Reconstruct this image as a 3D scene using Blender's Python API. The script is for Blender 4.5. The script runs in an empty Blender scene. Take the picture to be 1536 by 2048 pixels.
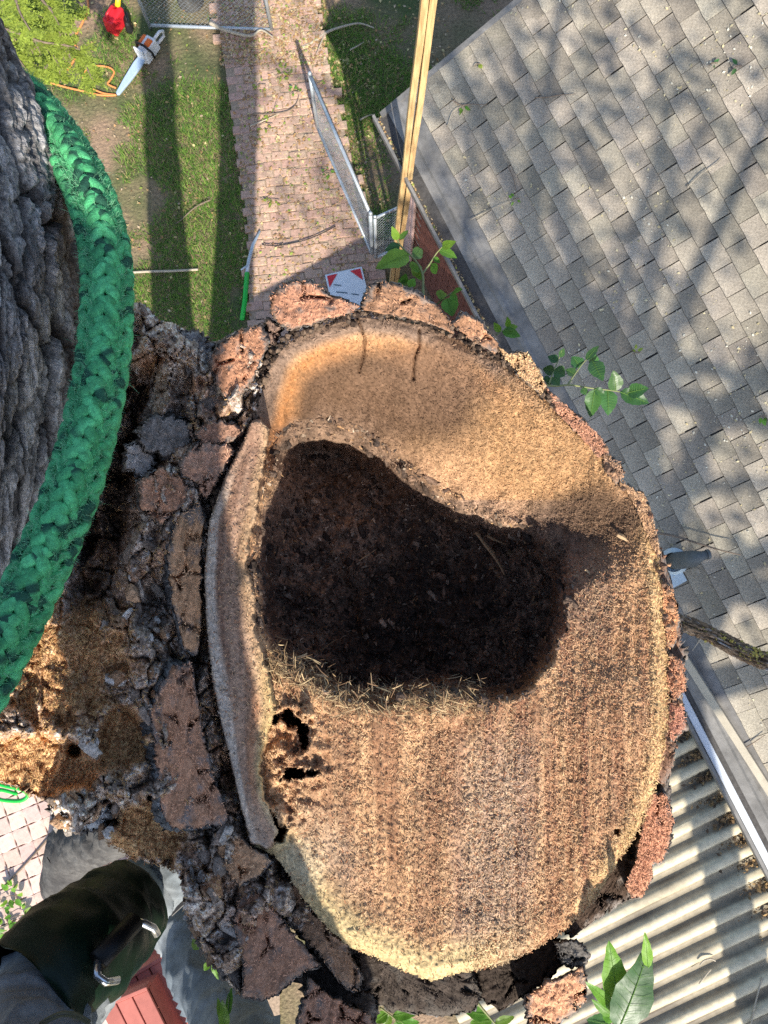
import bpy, bmesh, math, random
import numpy as np
from mathutils import Vector, Matrix

random.seed(7)
rng = np.random.default_rng(11)
SC = bpy.context.scene
COL = SC.collection
R = math.radians

# ------------------------------------------------------------------ camera, sky, sun, exposure
ZC = 8.5                      # camera height above the yard
FPX = 1538.0                  # focal length in pixels of the 1536 x 2048 frame
TILT = math.atan((1180 - 1024) / FPX)
cam_d = bpy.data.cameras.new("camera")
cam = bpy.data.objects.new("camera", cam_d)
COL.objects.link(cam)
cam.location = (0, 0, ZC)
cam.rotation_euler = (TILT, 0, 0)
cam_d.sensor_fit = 'VERTICAL'
cam_d.sensor_height = 36.0
cam_d.lens = 36.0 * FPX / 2048.0
cam_d.clip_start = 0.01
cam_d.clip_end = 200.0
cam_d.dof.use_dof = True
cam_d.dof.focus_distance = 0.92
cam_d.dof.aperture_fstop = 42.0
SC.camera = cam

SUN_T = Vector((0.235, -1.0, 0.88)).normalized()       # towards the sun
world = bpy.data.worlds.new("World")
SC.world = world
world.use_nodes = True
wn = world.node_tree
bg = wn.nodes['Background']
sky = wn.nodes.new('ShaderNodeTexSky')
sky.sky_type = 'NISHITA'
sky.sun_disc = False
sky.sun_elevation = math.asin(SUN_T.z)
sky.sun_rotation = math.atan2(SUN_T.x, SUN_T.y)
wn.links.new(sky.outputs[0], bg.inputs[0])
bg.inputs[1].default_value = 0.14
sun_d = bpy.data.lights.new("sun", 'SUN')
sun_d.energy = 4.2
sun_d.angle = R(0.55)
sun_d.color = (1.0, 0.93, 0.82)
sun = bpy.data.objects.new("sun", sun_d)
COL.objects.link(sun)
sun.rotation_euler = (-SUN_T).to_track_quat('-Z', 'Y').to_euler()
SC.view_settings.view_transform = 'Standard'
SC.view_settings.look = 'None'
SC.view_settings.exposure = 0.90
SC.view_settings.gamma = 1.0
SC.render.engine = 'CYCLES'
SC.cycles.max_bounces = 6
SC.cycles.use_denoising = False

# ------------------------------------------------------------------ helpers
ct, st = math.cos(TILT), math.sin(TILT)

def P(u, v, z):
    """World point seen at photo position (u, v) at world height z."""
    x = (u - 768.0) / FPX
    y = -(v - 1024.0) / FPX
    yy = y * ct + st
    zz = y * st - ct
    t = (z - ZC) / zz
    return Vector((x * t, yy * t, z))

def Pn(u, v, z):
    u = np.asarray(u, float); v = np.asarray(v, float); z = np.asarray(z, float)
    x = (u - 768.0) / FPX
    y = -(v - 1024.0) / FPX
    yy = y * ct + st
    zz = y * st - ct
    t = (z - ZC) / zz
    return np.stack([x * t, yy * t, z + 0 * t], -1)

def proj(p):
    """World point -> photo position."""
    x, y, z = p[0], p[1], p[2] - ZC
    yc = y * ct + z * st
    zc = -y * st + z * ct
    if zc > -1e-4:
        return (-9999.0, -9999.0)
    return (768 + FPX * x / -zc, 1024 - FPX * yc / -zc)

def _hash(ix, iy, iz, s):
    h = (ix.astype(np.int64) * 374761393 + iy.astype(np.int64) * 668265263 + iz.astype(np.int64) * 2147483647 + s * 1274126177) & 0xffffffff
    h = ((h ^ (h >> 13)) * 1274126177) & 0xffffffff
    h = (h ^ (h >> 16)) & 0xffffffff
    return h.astype(np.float64) / 4294967295.0

def vnoise(x, y, z=0.0, s=0):
    x, y, z = np.broadcast_arrays(np.asarray(x, float), np.asarray(y, float), np.asarray(z, float))
    xi, yi, zi = np.floor(x), np.floor(y), np.floor(z)
    fx, fy, fz = x - xi, y - yi, z - zi
    fx = fx * fx * (3 - 2 * fx); fy = fy * fy * (3 - 2 * fy); fz = fz * fz * (3 - 2 * fz)
    r = 0
    for a in (0, 1):
        for b in (0, 1):
            for c in (0, 1):
                w = (fx if a else 1 - fx) * (fy if b else 1 - fy) * (fz if c else 1 - fz)
                r = r + w * _hash(xi + a, yi + b, zi + c, s)
    return r * 2 - 1

def fbm(x, y, z=0.0, o=4, s=0, g=0.5):
    r = 0; a = 1.0; t = 0
    x = np.asarray(x, float); y = np.asarray(y, float); z = np.asarray(z, float)
    for i in range(o):
        r = r + a * vnoise(x, y, z, s + i * 17)
        t += a; a *= g
        x = x * 2.03 + 3.1; y = y * 2.03 + 1.7; z = z * 2.03 + 0.9
    return r / t

def worley(x, y, s=0, wrap=None):
    """Cell pattern: (F2 - F1, random value of the cell)."""
    x, y = np.broadcast_arrays(np.asarray(x, float), np.asarray(y, float))
    xi, yi = np.floor(x), np.floor(y)
    f1 = np.full(x.shape, 9.0); f2 = np.full(x.shape, 9.0); cid = np.zeros(x.shape)
    for a in (-1, 0, 1):
        for b in (-1, 0, 1):
            cx, cy = xi + a, yi + b
            hx = cx if wrap is None else np.mod(cx, wrap)
            z0 = np.zeros_like(cx)
            px = cx + 0.1 + 0.8 * _hash(hx, cy, z0, s); py = cy + 0.1 + 0.8 * _hash(hx, cy, z0 + 1, s)
            d = np.hypot(x - px, y - py); v = _hash(hx, cy, z0 + 2, s)
            m = d < f1
            f2 = np.where(m, f1, np.minimum(f2, d)); cid = np.where(m, v, cid); f1 = np.where(m, d, f1)
    return f2 - f1, cid

def ss(a, b, x):
    t = np.clip((np.asarray(x, float) - a) / (b - a), 0, 1)
    return t * t * (3 - 2 * t)

def inside(poly, u, v):
    poly = np.asarray(poly, float)
    r = np.zeros(np.shape(u), bool)
    n = len(poly)
    for i in range(n):
        x1, y1 = poly[i]; x2, y2 = poly[(i + 1) % n]
        c = ((y1 > v) != (y2 > v))
        with np.errstate(divide='ignore', invalid='ignore'):
            xx = (x2 - x1) * (v - y1) / (y2 - y1 if y2 != y1 else 1e-9) + x1
        r ^= c & (u < xx)
    return r

def segdist(pts, u, v, closed=False):
    pts = np.asarray(pts, float)
    d = np.full(np.shape(u), 1e9)
    n = len(pts)
    for i in range(n if closed else n - 1):
        a = pts[i]; b = pts[(i + 1) % n]
        ab = b - a
        t = np.clip(((u - a[0]) * ab[0] + (v - a[1]) * ab[1]) / max(ab @ ab, 1e-9), 0, 1)
        d = np.minimum(d, np.hypot(u - a[0] - t * ab[0], v - a[1] - t * ab[1]))
    return d

def sdf(poly, u, v):
    """Positive inside."""
    d = segdist(poly, u, v, True)
    return np.where(inside(poly, u, v), d, -d)

def mixc(a, b, t):
    t = np.asarray(t)[..., None]
    return np.asarray(a) * (1 - t) + np.asarray(b) * t

def tag(o, label=None, cat=None, group=None, kind=None):
    if label: o['label'] = label
    if cat: o['category'] = cat
    if group: o['group'] = group
    if kind: o['kind'] = kind
    return o

def empty(name, loc=(0, 0, 0), rz=0.0):
    o = bpy.data.objects.new(name, None)
    o.empty_display_size = 0.1
    COL.objects.link(o)
    o.location = loc
    o.rotation_euler = (0, 0, rz)
    return o

def link(me, name, mat, parent=None):
    o = bpy.data.objects.new(name, me)
    COL.objects.link(o)
    if mat is not None:
        for m in (mat if isinstance(mat, (list, tuple)) else [mat]):
            me.materials.append(m)
    if parent is not None:
        o.parent = parent
    return o

def mk(name, V, F, mat, parent=None, col=None, smooth=False, mi=None, local=None):
    """Mesh object from vertex and face arrays (faces all of one length, or a list of tuples)."""
    V = np.asarray(V, float).reshape(-1, 3)
    if local is not None:
        V = V - np.asarray(local)
    me = bpy.data.meshes.new(name)
    if isinstance(F, np.ndarray):
        n, k = F.shape
        me.vertices.add(len(V)); me.vertices.foreach_set('co', V.ravel())
        me.loops.add(n * k); me.loops.foreach_set('vertex_index', F.ravel().astype(np.int32))
        me.polygons.add(n)
        me.polygons.foreach_set('loop_start', np.arange(0, n * k, k, dtype=np.int32))
        me.polygons.foreach_set('loop_total', np.full(n, k, dtype=np.int32))
        me.update(calc_edges=True)
    else:
        me.from_pydata([tuple(p) for p in V], [], [tuple(f) for f in F])
        me.update()
    if smooth:
        me.polygons.foreach_set('use_smooth', np.ones(len(me.polygons), bool))
    if mi is not None:
        me.polygons.foreach_set('material_index', np.asarray(mi, np.int32))
    if col is not None:
        a = me.attributes.new('Col', 'FLOAT_COLOR', 'POINT')
        c = np.ones((len(V), 4)); c[:, :3] = np.clip(col, 0, 1)
        a.data.foreach_set('color', c.ravel())
    me.validate()
    return link(me, name, mat, parent)

class MB:
    """Collects simple shapes; build() links them as one mesh."""
    def __init__(self):
        self.v = []; self.f = []; self.m = []
    def add(self, vs, fs, m=0):
        b = len(self.v)
        self.v += [tuple(p) for p in vs]
        self.f += [tuple(i + b for i in f) for f in fs]
        self.m += [m] * len(fs)
        return self
    def box(self, c, s, M=None, m=0, taper=0.0):
        x, y, z = [d / 2 for d in s]
        t = 1 - taper
        vs = [(-x, -y, -z), (x, -y, -z), (x, y, -z), (-x, y, -z), (-x * t, -y * t, z), (x * t, -y * t, z), (x * t, y * t, z), (-x * t, y * t, z)]
        vs = [Vector(p) for p in vs]
        if M is not None: vs = [M @ p for p in vs]
        vs = [p + Vector(c) for p in vs]
        return self.add(vs, [(3, 2, 1, 0), (4, 5, 6, 7), (0, 1, 5, 4), (1, 2, 6, 5), (2, 3, 7, 6), (3, 0, 4, 7)], m)
    def tube(self, pts, r, n=8, m=0, cap=True, flat=1.0):
        pts = [Vector(p) for p in pts]
        rs = r if isinstance(r, (list, tuple)) else [r] * len(pts)
        vs = []; fs = []
        up = None
        for i, p in enumerate(pts):
            d = (pts[min(i + 1, len(pts) - 1)] - pts[max(i - 1, 0)])
            if d.length < 1e-9: d = Vector((0, 0, 1))
            d.normalize()
            if up is None:
                up = Vector((0, 0, 1)) if abs(d.z) < 0.9 else Vector((0, 1, 0))
            a = d.cross(up)
            if a.length < 1e-6: a = d.cross(Vector((1, 0, 0)))
            a.normalize(); b = a.cross(d); up = b
            for k in range(n):
                t = 2 * math.pi * k / n
                vs.append(p + a * (math.cos(t) * rs[i]) + b * (math.sin(t) * rs[i] * flat))
        for i in range(len(pts) - 1):
            for k in range(n):
                k2 = (k + 1) % n
                fs.append((i * n + k, i * n + k2, (i + 1) * n + k2, (i + 1) * n + k))
        if cap:
            fs.append(tuple(range(n - 1, -1, -1)))
            fs.append(tuple((len(pts) - 1) * n + k for k in range(n)))
        return self.add(vs, fs, m)
    def prism(self, poly, z0, z1, m=0):
        n = len(poly)
        vs = [(p[0], p[1], z0) for p in poly] + [(p[0], p[1], z1) for p in poly]
        fs = [tuple(range(n - 1, -1, -1)), tuple(range(n, 2 * n))] + [(i, (i + 1) % n, n + (i + 1) % n, n + i) for i in range(n)]
        return self.add(vs, fs, m)
    def build(self, name, mat, parent=None, smooth=False, local=None):
        v = self.v
        if local is not None:
            v = [tuple(Vector(p) - Vector(local)) for p in v]
        me = bpy.data.meshes.new(name)
        me.from_pydata(v, [], self.f)
        if len(set(self.m)) > 1 or (self.m and self.m[0]):
            me.polygons.foreach_set('material_index', np.asarray(self.m, np.int32))
        if smooth:
            me.polygons.foreach_set('use_smooth', np.ones(len(me.polygons), bool))
        me.validate(); me.update()
        return link(me, name, mat, parent)

def bevel(o, w, seg=2):
    m = o.modifiers.new('bevel', 'BEVEL'); m.width = w; m.segments = seg; m.limit_method = 'ANGLE'
    return o

def material(name, color=(0.5, 0.5, 0.5), rough=0.8, var=0.25, scale=40.0, bump=0.0, bscale=None, attr=False, rand=0.0,
             metal=0.0, spec=0.3, second=None, sscale=3.0, sbias=0.5, trans=0.0, hue=0.0, bdist=0.002, stretch=None, coat=0.0):
    m = bpy.data.materials.new(name); m.use_nodes = True
    nt = m.node_tree; N = nt.nodes; L = nt.links
    b = N['Principled BSDF']
    b.inputs['Roughness'].default_value = rough
    b.inputs['Metallic'].default_value = metal
    b.inputs['Specular IOR Level'].default_value = spec
    b.inputs['Coat Weight'].default_value = coat
    tc = N.new('ShaderNodeTexCoord')
    mp = N.new('ShaderNodeMapping')
    L.new(tc.outputs['Object'], mp.inputs[0])
    if stretch: mp.inputs['Scale'].default_value = stretch
    if attr:
        a = N.new('ShaderNodeAttribute'); a.attribute_name = 'Col'; csock = a.outputs['Color']
    else:
        c = N.new('ShaderNodeRGB'); c.outputs[0].default_value = (*color, 1); csock = c.outputs[0]
    if second is not None:
        n2 = N.new('ShaderNodeTexNoise'); n2.inputs['Scale'].default_value = sscale; n2.inputs['Detail'].default_value = 6
        L.new(mp.outputs[0], n2.inputs['Vector'])
        rp = N.new('ShaderNodeValToRGB')
        rp.color_ramp.elements[0].position = sbias - 0.12; rp.color_ramp.elements[1].position = sbias + 0.12
        L.new(n2.outputs[0], rp.inputs[0])
        mx = N.new('ShaderNodeMix'); mx.data_type = 'RGBA'
        L.new(rp.outputs[0], mx.inputs['Factor']); L.new(csock, mx.inputs[6]); mx.inputs[7].default_value = (*second, 1)
        csock = mx.outputs[2]
    ns = N.new('ShaderNodeTexNoise'); ns.inputs['Scale'].default_value = scale; ns.inputs['Detail'].default_value = 8
    ns.inputs['Roughness'].default_value = 0.65
    L.new(mp.outputs[0], ns.inputs['Vector'])
    hs = N.new('ShaderNodeHueSaturation')
    mr = N.new('ShaderNodeMapRange')
    mr.inputs[1].default_value = 0.25; mr.inputs[2].default_value = 0.75
    mr.inputs[3].default_value = 1 - var; mr.inputs[4].default_value = 1 + var
    L.new(ns.outputs[0], mr.inputs[0])
    vs = mr.outputs[0]
    if rand or hue:
        oi = N.new('ShaderNodeObjectInfo')
        if rand:
            m2 = N.new('ShaderNodeMapRange'); m2.inputs[3].default_value = 1 - rand; m2.inputs[4].default_value = 1 + rand
            L.new(oi.outputs['Random'], m2.inputs[0])
            mm = N.new('ShaderNodeMath'); mm.operation = 'MULTIPLY'
            L.new(vs, mm.inputs[0]); L.new(m2.outputs[0], mm.inputs[1]); vs = mm.outputs[0]
        if hue:
            wn_ = N.new('ShaderNodeTexWhiteNoise'); wn_.noise_dimensions = '1D'
            L.new(oi.outputs['Random'], wn_.inputs['W'])
            m3 = N.new('ShaderNodeMapRange'); m3.inputs[3].default_value = 0.5 - hue; m3.inputs[4].default_value = 0.5 + hue
            L.new(wn_.outputs['Value'], m3.inputs[0]); L.new(m3.outputs[0], hs.inputs['Hue'])
    L.new(vs, hs.inputs['Value']); L.new(csock, hs.inputs['Color'])
    L.new(hs.outputs[0], b.inputs['Base Color'])
    if bump:
        nb = N.new('ShaderNodeTexNoise'); nb.inputs['Scale'].default_value = bscale or scale * 1.5; nb.inputs['Detail'].default_value = 8
        L.new(mp.outputs[0], nb.inputs['Vector'])
        bp = N.new('ShaderNodeBump'); bp.inputs['Strength'].default_value = bump; bp.inputs['Distance'].default_value = bdist
        L.new(nb.outputs[0], bp.inputs['Height']); L.new(bp.outputs[0], b.inputs['Normal'])
    if trans:
        t = N.new('ShaderNodeBsdfTranslucent')
        L.new(hs.outputs[0], t.inputs[0])
        x = N.new('ShaderNodeMixShader'); x.inputs[0].default_value = trans
        L.new(b.outputs[0], x.inputs[1]); L.new(t.outputs[0], x.inputs[2])
        L.new(x.outputs[0], N['Material Output'].inputs['Surface'])
    return m

M = {}
def mdef(k, **kw):
    M[k] = material(k, **kw); return M[k]

mdef('wood_cut', attr=True, rough=0.9, var=0.35, scale=260, bump=0.6, bscale=420, bdist=0.0015, spec=0.1)
mdef('chips', attr=True, rough=0.85, var=0.15, scale=300, spec=0.15, trans=0.12)
mdef('bark', attr=True, rough=0.95, var=0.65, scale=300, bump=1.0, bscale=380, bdist=0.003, spec=0.05)
mdef('bark_sawn', attr=True, rough=0.92, var=0.3, scale=260, bump=0.45, bscale=420, bdist=0.0015, spec=0.08)
mdef('trunk_bark', color=(0.10, 0.08, 0.06), second=(0.2, 0.18, 0.16), rough=0.95, var=0.4, scale=18, bump=1.0, bscale=14, bdist=0.03)
mdef('splinter', color=(0.38, 0.26, 0.145), rough=0.75, var=0.3, scale=90, rand=0.45)
mdef('rope', attr=True, rough=0.8, var=0.3, scale=500, bump=0.9, bscale=900, bdist=0.001, spec=0.2, trans=0.05)
mdef('fuzz', attr=True, rough=0.7, var=0.1, scale=100, trans=0.35)
mdef('leaf', color=(0.15, 0.32, 0.035), rough=0.45, var=0.3, scale=60, rand=0.25, hue=0.02, trans=0.38, spec=0.4, bump=0.3, bscale=160, bdist=0.001)
mdef('leaf_dark', color=(0.05, 0.13, 0.035), rough=0.4, var=0.3, scale=60, rand=0.25, hue=0.015, trans=0.22, spec=0.45, bump=0.3, bscale=160, bdist=0.001)
mdef('leaf_vein', color=(0.16, 0.30, 0.06), rough=0.5, var=0.1, trans=0.2)
mdef('sprout_stem', color=(0.22, 0.24, 0.10), rough=0.6, var=0.2, scale=80)
mdef('soil', color=(0.27, 0.185, 0.12), second=(0.075, 0.10, 0.035), sscale=1.1, sbias=0.5, rough=0.95, var=0.5, scale=30, bump=0.8, bscale=25, bdist=0.03)
mdef('grass', attr=True, rough=0.7, var=0.15, scale=20, trans=0.25, spec=0.2)
mdef('litter', attr=True, rough=0.85, var=0.2, scale=60, trans=0.1)
mdef('brick_path', color=(0.47, 0.30, 0.225), second=(0.43, 0.31, 0.225), sscale=3.0, rough=0.9, var=0.35, scale=30, rand=0.12, hue=0.008, bump=0.6, bscale=60, bdist=0.006)
mdef('paver', color=(0.60, 0.44, 0.37), rough=0.9, var=0.2, scale=20, rand=0.16, hue=0.012, bump=0.4, bscale=70, bdist=0.004)
mdef('joint', color=(0.34, 0.255, 0.18), rough=0.95, var=0.5, scale=40, bump=0.5)
mdef('shingle', color=(0.262, 0.228, 0.178), second=(0.395, 0.345, 0.268), sscale=2.2, sbias=0.52, rough=0.92, var=0.5, scale=95, rand=0.24, hue=0.01, bump=0.9, bscale=260, bdist=0.004)
mdef('deck', color=(0.08, 0.075, 0.07), rough=0.95, var=0.4, scale=40)
mdef('brick_wall', color=(0.19, 0.075, 0.055), rough=0.9, var=0.35, scale=12, bump=0.5, bscale=40, bdist=0.004)
mdef('mortar', color=(0.40, 0.34, 0.29), rough=0.95, var=0.2)
mdef('gutter_metal', color=(0.215, 0.205, 0.19), second=(0.145, 0.138, 0.128), sscale=4, rough=0.6, var=0.25, scale=25, metal=0.0, bump=0.15, bscale=30)
mdef('white_metal', color=(0.62, 0.66, 0.70), rough=0.45, var=0.12, scale=20, metal=0.1)
mdef('trim_pink', color=(0.55, 0.38, 0.35), rough=0.7, var=0.2, scale=8)
mdef('beige_metal', color=(0.42, 0.37, 0.28), rough=0.6, var=0.2, scale=12)
mdef('corrugated', attr=True,  rough=0.55, var=0.3, scale=18, metal=0.0, bump=0.3, bscale=40, stretch=(1, 1, 1))
mdef('galv', color=(0.50, 0.54, 0.57), rough=0.45, var=0.2, scale=30, metal=0.5)
mdef('pole_wood', color=(0.60, 0.42, 0.20), second=(0.44, 0.27, 0.12), sscale=5, rough=0.75, var=0.3, scale=14, stretch=(8, 8, 0.6))
mdef('denim', color=(0.15, 0.175, 0.195), second=(0.25, 0.27, 0.28), sscale=9, rough=0.95, var=0.3, scale=60, bump=0.5, bscale=700, bdist=0.001, spec=0.1)
mdef('shirt', color=(0.20, 0.22, 0.20), rough=0.9, var=0.2)
mdef('skin', color=(0.55, 0.36, 0.27), rough=0.55, var=0.1)
mdef('hair', color=(0.05, 0.035, 0.025), rough=0.6, var=0.3)
mdef('gaiter', color=(0.004, 0.007, 0.006), second=(0.005, 0.018, 0.009), sscale=6, rough=0.42, var=0.25, scale=25, spec=0.3, bump=0.2, bscale=50)
mdef('black', color=(0.012, 0.012, 0.012), rough=0.45, var=0.2)
mdef('chrome', color=(0.75, 0.77, 0.78), rough=0.2, metal=0.9, var=0.05)
mdef('stitch', color=(0.10, 0.09, 0.05), rough=0.8)
mdef('red_paint', color=(0.40, 0.125, 0.095), rough=0.6, var=0.18, scale=9, rand=0.08, bump=0.15, bscale=30)
mdef('saw_white', color=(0.68, 0.68, 0.68), rough=0.4, var=0.05)
mdef('saw_orange', color=(0.75, 0.16, 0.03), rough=0.4, var=0.08)
mdef('scabbard', color=(0.36, 0.46, 0.58), rough=0.4, var=0.1)
mdef('red_plastic', color=(0.55, 0.02, 0.03), rough=0.35, var=0.08)
mdef('yellow_plastic', color=(0.75, 0.60, 0.03), rough=0.4, var=0.08)
mdef('orange_cord', color=(0.70, 0.25, 0.08), rough=0.6, var=0.1)
mdef('green_plastic', color=(0.02, 0.46, 0.06), rough=0.4, var=0.08)
mdef('sign_white', color=(0.70, 0.76, 0.80), rough=0.5, var=0.1, scale=14)
mdef('sign_red', color=(0.62, 0.04, 0.05), rough=0.5, var=0.1)
mdef('sign_ink', color=(0.10, 0.16, 0.20), rough=0.6)
mdef('rubber', color=(0.10, 0.11, 0.11), rough=0.6, var=0.25, scale=20)
mdef('flashing', color=(0.50, 0.58, 0.62), rough=0.4, var=0.1, metal=0.3)
mdef('twig', color=(0.20, 0.15, 0.11), rough=0.9, var=0.35, scale=40)
mdef('twig_pale', color=(0.42, 0.36, 0.27), rough=0.85, var=0.3, scale=30)
mdef('lichen', color=(0.42, 0.34, 0.05), rough=0.95, var=0.4, scale=60)
mdef('grey_wood', color=(0.045, 0.043, 0.042), second=(0.10, 0.096, 0.09), sscale=4, rough=0.9, var=0.4, scale=30, bump=0.7, bscale=30, bdist=0.01, stretch=(1, 1, 0.2))
mdef('conifer', color=(0.30, 0.38, 0.06), rough=0.6, var=0.25, scale=8, trans=0.35, rand=0.15)
mdef('crown', color=(0.06, 0.12, 0.025), rough=0.6, var=0.25, scale=8, trans=0.25)

ZF = ZC - 0.90          # height of the sawn face

# ------------------------------------------------------------------ the yard: ground, path, patio
g = MB().add([(-60, -60, 0), (60, -60, 0), (60, 60, 0), (-60, 60, 0)], [(0, 1, 2, 3)])
tag(g.build('ground', M['soil']), kind='structure')

path_poly = [P(u, v, 0) for u, v in ((418, -60), (440, 60), (470, 260), (498, 460), (500, 640), (560, 700), (770, 700), (772, 560), (740, 480), (690, 270), (640, 60), (622, -60))]
path_px = [(p.x, p.y) for p in path_poly]
path = MB().prism(path_px, 0.002, 0.046).build('path', M['joint'])
tag(path, kind='structure')
ax = (P(540, 100, 0) - P(600, 560, 0)).normalized()
ay = Vector((-ax.y, ax.x, 0))
bm_ = []
for k in range(4):
    o = MB()
    hx, hy, h = 0.047, 0.0975, 0.05
    j = lambda: random.uniform(-0.005, 0.005)
    top = [(-hx + j(), -hy + j()), (hx + j(), -hy + j()), (hx + j(), hy + j()), (-hx + j(), hy + j())]
    vs = [(x, y, 0.0) for x, y in top] + [(x, y, h - 0.006) for x, y in top] + [(x * 0.9, y * 0.95, h) for x, y in top]
    fs = [(0, 1, 5, 4), (1, 2, 6, 5), (2, 3, 7, 6), (3, 0, 4, 7), (4, 5, 9, 8), (5, 6, 10, 9), (6, 7, 11, 10), (7, 4, 8, 11), (8, 9, 10, 11)]
    o.add(vs, fs)
    me = bpy.data.meshes.new('brick'); me.from_pydata(o.v, [], o.f); me.materials.append(M['brick_path']); bm_.append(me)
pc = P(590, 400, 0)
cands = []
for i in range(-60, 61):
    for k in range(-16, 17):
        wob = 0.02 * math.sin(k * 1.3 + i * 0.2)
        p = pc + ax * (i * 0.103 + wob) + ay * (k * 0.205 + (0.1025 if i % 2 else 0))
        if inside(path_px, np.array([p.x]), np.array([p.y]))[0]:
            u, v = proj((p.x, p.y, 0.05))
            if -30 < u < 900 and -40 < v < 690:
                cands.append((p, u, v))
vis = [c for c in cands if c[2] < 610]
vis = sorted(vis, key=lambda c: -c[2])[:300]
visids = {id(c) for c in vis}
brick_rest = MB()
for c in cands:
    p = c[0]
    ang = math.atan2(ax.y, ax.x) + random.uniform(-0.03, 0.03)
    if id(c) in visids:
        o = bpy.data.objects.new('brick', random.choice(bm_)); COL.objects.link(o); o.parent = path
        o.location = (p.x, p.y, 0.006 + random.uniform(-0.006, 0.008))
        o.rotation_euler = (random.uniform(-0.03, 0.03), random.uniform(-0.03, 0.03), ang)
    else:
        brick_rest.box((p.x, p.y, 0.03), (0.095, 0.195, 0.05), Matrix.Rotation(ang, 3, 'Z'))
if brick_rest.v:
    tag(brick_rest.build('brick_field', M['brick_path'], path), kind='stuff')

# patio of wavy interlocking pavers, lower left
pat_px = [(-260, 1540), (120, 1540), (330, 1700), (560, 1900), (560, 2150), (-260, 2150)]
pat = [P(u, v, 0) for u, v in pat_px]
patio = MB().prism([(p.x, p.y) for p in pat][::-1], 0.002, 0.026).build('patio', M['joint'])
tag(patio, kind='structure')
def paver_mesh(s):
    ring = []
    for e in range(4):
        a = math.pi / 2 * e
        for t in (-0.5, -0.28, -0.1, 0.1, 0.28):
            amp = 0.0055 * (1 if e % 2 else -1) * math.sin(2 * math.pi * (t + 0.5))
            x, y = t * s, -s / 2 + amp
            ring.append((x * math.cos(a) - y * math.sin(a), x * math.sin(a) + y * math.cos(a)))
    n = len(ring)
    vs = [(x, y, 0) for x, y in ring] + [(x, y, 0.044) for x, y in ring] + [(x * 0.93, y * 0.93, 0.05) for x, y in ring]
    fs = [(i, (i + 1) % n, n + (i + 1) % n, n + i) for i in range(n)] + [(n + i, n + (i + 1) % n, 2 * n + (i + 1) % n, 2 * n + i) for i in range(n)] + [tuple(range(2 * n, 3 * n))]
    me = bpy.data.meshes.new('paver'); me.from_pydata(vs, [], fs); me.materials.append(M['paver']); return me
pm = paver_mesh(0.1685)
prot = R(22)
pcen = P(60, 1700, 0)
for i in range(-14, 15):
    for k in range(-16, 12):
        dx, dy = i * 0.172, k * 0.172
        x = pcen.x + dx * math.cos(prot) - dy * math.sin(prot)
        y = pcen.y + dx * math.sin(prot) + dy * math.cos(prot)
        u, v = proj((x, y, 0.05))
        if -40 < u < 300 and 1530 < v < 2080 and inside(pat_px, np.array([u]), np.array([v]))[0]:
            o = bpy.data.objects.new('paver', pm); COL.objects.link(o); o.parent = patio
            o.location = (x, y, 0.004 + random.uniform(-0.003, 0.004))
            o.rotation_euler = (random.uniform(-0.012, 0.012), random.uniform(-0.012, 0.012), prot + (math.pi / 2 if (i + k) % 2 else 0))

# grass, one mass of blades; thicker on the lawn patches
def scatter_px(n, boxes):
    us, vs = [], []
    for (u0, u1, v0, v1, w) in boxes:
        m = int(n * w)
        us.append(rng.uniform(u0, u1, m)); vs.append(rng.uniform(v0, v1, m))
    return np.concatenate(us), np.concatenate(vs)
gu, gv = scatter_px(90000, [(-60, 520, -80, 700, 0.72), (640, 1000, -60, 260, 0.2), (-60, 330, 1780, 2080, 0.04), (640, 780, 200, 480, 0.04)])
gp = Pn(gu, gv, 0.0)
dens = fbm(gp[:, 0] * 0.9, gp[:, 1] * 0.9, 0, 4, 3) + 0.35 * fbm(gp[:, 0] * 4, gp[:, 1] * 4, 0, 3, 9)
dens = dens + np.where(gu > 640, 0.02, 0.0) + 0.25 * np.exp(-((gu - 440) / 90.0) ** 2) * (gv > 250) + 0.25 * np.exp(-((gu - 225) / 45.0) ** 2) * (gv < 130)
onpath = inside(path_px, gp[:, 0], gp[:, 1])
keep = (dens * 1.7 + rng.uniform(-0.28, 0.28, len(gu)) > 0.06) & (~onpath | (rng.random(len(gu)) < 0.10))
gp = gp[keep]; n = len(gp)
ang = rng.uniform(0, 2 * np.pi, n); ln = rng.uniform(0.03, 0.11, n); wd = rng.uniform(0.003, 0.007, n)
dirx, diry = np.cos(ang), np.sin(ang)
a_ = gp + np.stack([-diry * wd, dirx * wd, np.zeros(n)], -1)
b_ = gp + np.stack([diry * wd, -dirx * wd, np.zeros(n)], -1)
c_ = gp + np.stack([dirx * ln * 0.8, diry * ln * 0.8, ln * rng.uniform(0.4, 0.9, n)], -1)
Vg = np.stack([a_, b_, c_], 1).reshape(-1, 3)
gc = mixc((0.06, 0.17, 0.025), (0.22, 0.33, 0.06), rng.random(n))
dry = rng.random(n) < 0.25
gc[dry] = mixc((0.32, 0.26, 0.12), (0.22, 0.19, 0.09), rng.random(dry.sum()))
gr = mk('grass', Vg, np.arange(3 * n).reshape(-1, 3), M['grass'], col=np.repeat(gc, 3, 0))
tag(gr, 'short patchy green and straw coloured lawn grass of the yard', 'grass', kind='stuff')

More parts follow.
